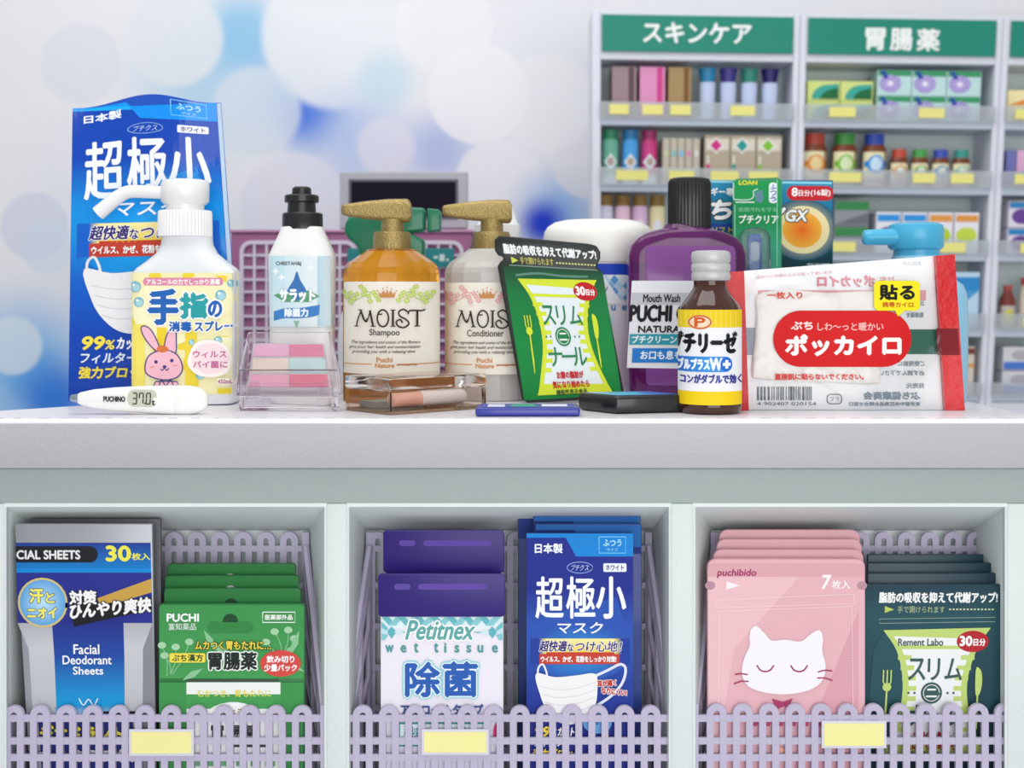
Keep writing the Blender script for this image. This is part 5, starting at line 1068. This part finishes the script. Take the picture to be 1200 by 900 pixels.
a.rect(922, 216.5, 977, 233.5, '#c8202e', r=8); a.text('8', 928, 219, 934.5, 228.5, '#fff', bold=.4); a.text('日分', 936, 221.5, 949, 228.5, '#fff', bold=.15); a.text('(16錠)', 950, 220, 973, 229, '#fff', bold=.15)
a.text('ジギー専用', 824, 220, 868, 229, '#e8f3f6', bold=.4)
for t, q in (('ち', (833, 235, 857, 256)), ('ー', (861, 236, 882, 240)), ('ン', (900, 238, 919, 258))): a.text(t, *q, '#f2f5f6', bold=1.3, shear=.18, outline=('#1a2c3c', 2.4))
a.text('GX', 921, 245, 946, 258, '#f0f2ee', bold=1.1, shear=.2, outline=('#3a3a34', 1.8)); a.rect(832, 262, 858, 269, '#1b3f96'); a.text('ソフト', 834, 266, 858, 272, '#c9b24e', bold=.3)
a.text('ブチプチ製薬', 945, 307, 972, 312, '#c9d4d8', bold=.2); a.v = [(min(max(x, 831.3), 976.3), y, l) for x, y, l in a.v]; a.build('printed_front', plane(Yx), r, INKG, off=.0003)
Yg = .265
r = thing('interdental_pack', 'green hang card pack with a clear blister in front of the medicine box', 'blister pack', (P(888, 0, Yg).x, Yg, Z0))
zz = HOR+(CH-Z0)*F/(1.5+Yg)
MB().prism([(859, 214), (863, 209.5), (912, 208), (916.5, 212), (915, zz), (858, zz)], Yg, Yg+.0015).out('backing_card', mat('card_green', '#178a50', .4), r, 0)
a = Art(); a.grad([(859.5, 212, 914.5, 212), (859.5, 262, 914.5, 262), (859.5, 290, 914.5, 290), (859, zz, 914.5, zz)], ['#1b9a54', '#158a4c', '#3aa27e', '#4aa89a'])
a.text('LOAN', 866, 211.5, 887, 216.5, '#e4dc3a', bold=.35); a.rect(901, 214, 911, 238, '#eef4f6', r=4)
for k, t in enumerate('ふつう'): a.text(t, 902.5, 216.5+k*7, 909.5, 222+k*7, '#2f5fae', bold=.25)
a.poly([(884, 226), (893, 222), (895, 232), (892, 238), (886, 236)], '#5f8a9c'); a.text('歯間汚れを守る', 865, 243, 910, 248, '#8fcfae'); a.text('プチクリア', 866, 252, 912, 262, '#f0f6f0', bold=.25)
a.stroke([(859.5, 214), (859.5, 232), (864, 234), (878, 234), (883, 230), (883, 224), (888, 221.5)], 1.1, '#d6f0e4', smooth=3); a.stroke([(862, 237), (884, 237)], 1.2, '#eef6f0'); a.stroke([(861, 240), (861, 300)], .9, '#9fdcc0'); a.stroke([(910.5, 210), (910.5, 312)], 1, '#8fd6b8')
a.build('printed_front', plane(Yg), r, INKG)
MB().prism([(868, 276), (873, 269), (885, 266.5), (898, 269), (903, 276), (904, 330), (866, 330)], Yg-.011, Yg-.0006).out('blister', film('blister_clear', '#eef6fa', 20, .15, .06, .06), r, 40, bevel=.003, seg=3)
bc_ = MB().prism(rrect(877, 274, 893, 330, 5, 4), Yg-.0075, Yg-.0012).out('brush_case', mat('brush_blue', '#3f66b0', .25, coat=.4), r, 40, bevel=.0012)
MB().prism(rrect(880, 283, 890, 306, 4, 4), Yg-.009, Yg-.0077).out('brush', mat('brush_white', '#dfe6f0', .4, bump=.5, bs=500), bc_, 40)

# --- light blue pump bottle behind the heat pad
Yc = .20; cx = 1074
r = thing('pump_bottle', 'sky blue plastic pump bottle behind the right end of the heat pad pack', 'pump bottle', ((cx-600)*K(Yc), Yc, Z0))
M_sk = mat('plastic_sky', '#48b4dc', .35, coat=.2, sss=.1)
b = MB(); loftz(b, cx, Yc, [(300, 28), (318, 30), (326, 42), (334, 52), (346, 56.5), (380, 57.5), (440, 57), (464, 55)], seg=48); b.v = [(x, y, Z0 if z < P(0, 463, Yc).z else z) for x, y, z in b.v]; b.out('bottle_body', mat('bottle_sky', '#8fcdea', .3, coat=.2, sss=.2), r, 50)
b = MB(); loftz(b, cx, Yc, [(322, 27.5), (290, 26), (289, 25)]); b.out('neck_collar', M_sk, r, 40)
b = MB(); loftz(b, cx-1, Yc, [(293, 28), (289.5, 31.5), (270, 32), (264, 30.5), (261.5, 25)], seg=48); b.out('pump_head', M_sk, r, 50)
b = MB(); b.tube([P(1054, 277.5, Yc-.01), P(1020, 278, Yc-.01), P(1013, 278.5, Yc-.01), P(1011, 278.5, Yc-.01)], [.0112, .0104, .0098, .007], 20); b.out('nozzle', M_sk, r, 50)

# --- heat pad pack, front right
YH = .050
r = thing('heat_pad_pack', 'clear wrapped heat pad pack with red ends and a red oval, right front', 'heat pad pack', (P(1000, 0, YH).x, YH, Z0))
def yh(x, y): return YH-.006*math.exp(-((x-985)/90)**2-((y-400)/60)**2)+.0018*math.sin(x/23.+y/41.)
def hp(s, t):
    tl, tr, br, bl_ = (852, 319), (1119, 298), (1131, 483.5), (857, 483.5)
    return tuple((tl[i]*(1-s)+tr[i]*s)*(1-t)+(bl_[i]*(1-s)+br[i]*s)*t for i in range(2))
def hsheet(name, s0, s1, t0, t1, dY, th, m, nu=40, nv=24):
    v1 = []; v2 = []
    for j in range(nv+1):
        for i in range(nu+1):
            x, y = hp(s0+(s1-s0)*i/nu, t0+(t1-t0)*j/nv); p = P(x, y, yh(x, y)+dY); p.z = max(p.z, Z0); v1.append(p); v2.append(Vector((p.x, p.y+th, p.z)))
    N = len(v1); fs = []
    for j in range(nv):
        for i in range(nu): q = j*(nu+1)+i; fs += [(q, q+1, q+nu+2, q+nu+1), (N+q, N+q+nu+1, N+q+nu+2, N+q+1)]
    bd = [i for i in range(nu+1)]+[j*(nu+1)+nu for j in range(1, nv+1)]+[nv*(nu+1)+i for i in range(nu-1, -1, -1)]+[j*(nu+1) for j in range(nv-1, 0, -1)]
    fs += [(a_, bd[(k+1) % len(bd)], N+bd[(k+1) % len(bd)], N+a_) for k, a_ in enumerate(bd)]
    b = MB(); b.add(v1+v2, fs); return b.out(name, m, r, 60)
hsheet('back_sheet', .07, .93, 0, 1, .010, .0015, mat('wrap_back', '#f0f3f5', .4, bump=.15, bs=14))
hs = lambda dY: (lambda x, y: P(x, y, yh(x, y)+dY))
a = Art()                                              # print on the back sheet shows reversed
a.rect(888, 340, 1085, 352, '#e2a4aa'); a.text('ポッカイロ', 958, 323, 1025, 336, '#e0909c', mirror=True, bold=.8); a.text('ぷち', 1030, 324, 1052, 333, '#e6a2ac', mirror=True, bold=.3)
a.text('メロンパ', 1058, 306, 1080, 311, '#9aa6ad', mirror=True); a.rect(874, 384, 888, 416, '#8c93a8'); a.rect(1060, 386, 1101, 415, '#2d6a5a')
for k, (t, x0_, x1_, y) in enumerate((('粘着面を', 1062, 1082, 366), ('上に向ける', 1068, 1083, 352), ('ご使用前に', 1052, 1083, 423), ('必ず読んで下さい', 1030, 1083, 434), ('発売元', 1062, 1083, 449))): a.text(t, x0_, y, x1_, y+6, '#8a979f', mirror=True, bold=.2)
a.text('ぷち健康商会', 1012, 459, 1078, 468, '#8796a2', mirror=True, bold=.5); a.text('東京都中央区商品お問合せ窓口', 995, 471, 1078, 475.5, '#8796a2', mirror=True, bold=.2)
random.seed(5); x = 887
while x < 950:
    w_ = random.choice((1, 1.6, 2.4)); a.rect(x, 453, x+w_, 469, '#5a646e'); x += w_+random.choice((1, 1.5, 2.2))
a.text('4 902407 020154', 887, 471, 956, 475, '#5a646e'); a.stroke(rrect(969, 462, 986, 473, 4, 3), 1.2, '#6a747e', closed=True); a.text('プラ', 972, 464.5, 983, 470.5, '#6a747e')
a.build('reverse_print', hs(.010), r, INK, off=.0006, cu=12, cv=12)
for s0, s1 in ((0, .075), (.915, 1)): hsheet('red_end', s0, s1, 0, 1, .002, .0125, mat('wrap_red', '#d0101a', .4, coat=.15, bump=.3, bs=90), 12, 24)
a = Art(); a.poly([(1097, 385), (1122.5, 385), (1124.5, 416), (1099, 416)], '#7c1f26'); a.build('dark_band_print', hs(.002), r, INKG, off=.0005, cu=8, cv=8)
b = MB(); rings = []                                   # the puffy pad inside
padp = sm([(888, 345), (925, 340), (970, 343), (1020, 341), (1036, 348), (1033, 380), (1032, 440), (1027, 450), (980, 449), (930, 447), (887, 444), (881, 436), (884, 400), (886, 370)], 4, True)
cxp, cyp = 958, 396
for sc, dY in ((1.0, .0075), (.985, .005), (.95, .0032), (.88, .0022), (.5, .0018), (.05, .0018)): rings.append([P(cxp+(x-cxp)*sc, cyp+(y-cyp)*sc, yh(x, y)*0+yh(cxp+(x-cxp)*sc, cyp+(y-cyp)*sc)+dY+.0004*math.sin((x+y)/7)) for x, y in padp])
b.loft(rings); b.out('heat_pad', mat('pad_white', '#fbf7f3', .6, bump=.35, bs=45), r, 60)
hsheet('wrap_film', .075, .915, .0, 1, 0, .0003, film('wrap_clear', '#ffffff', 13, .4, .14, .0), 60, 34)
a = Art(); ov = rrect(906, 364, 1068, 430, 33, 10); a.poly(ov, '#d01a1e')
a.text('ぷち', 927, 377, 952, 386, '#f9dcd8', bold=.5); a.text('しわ～っと暖かい', 958, 378, 1035, 387.5, '#f4c2bd', bold=.15); a.text('ポッカイロ', 921, 393, 1055, 416, '#fbf1ef', bold=1.6)
a.text('一枚入り', 899, 342, 940, 350, '#d8453c', bold=.3); a.text('直接肌に貼らないでください。', 908, 438, 1012, 445, '#d8453c', bold=.3)
a.rect(1024, 329, 1078, 364, '#f1e21a', r=6); a.poly([(1048, 362), (1062, 362), (1052, 371)], '#f1e21a'); a.text('貼る', 1031, 334, 1071, 351, '#17170f', bold=1.0); a.text('携帯カイロ', 1034, 354, 1070, 360, '#c4651c', bold=.3)
a.text('温めたい衣類の上から貼って使います', 886, 323, 975, 327, '#d9707e', slope=-.07)
a.build('front_print', hs(0), r, INKG, off=.0004, cu=10, cv=10)
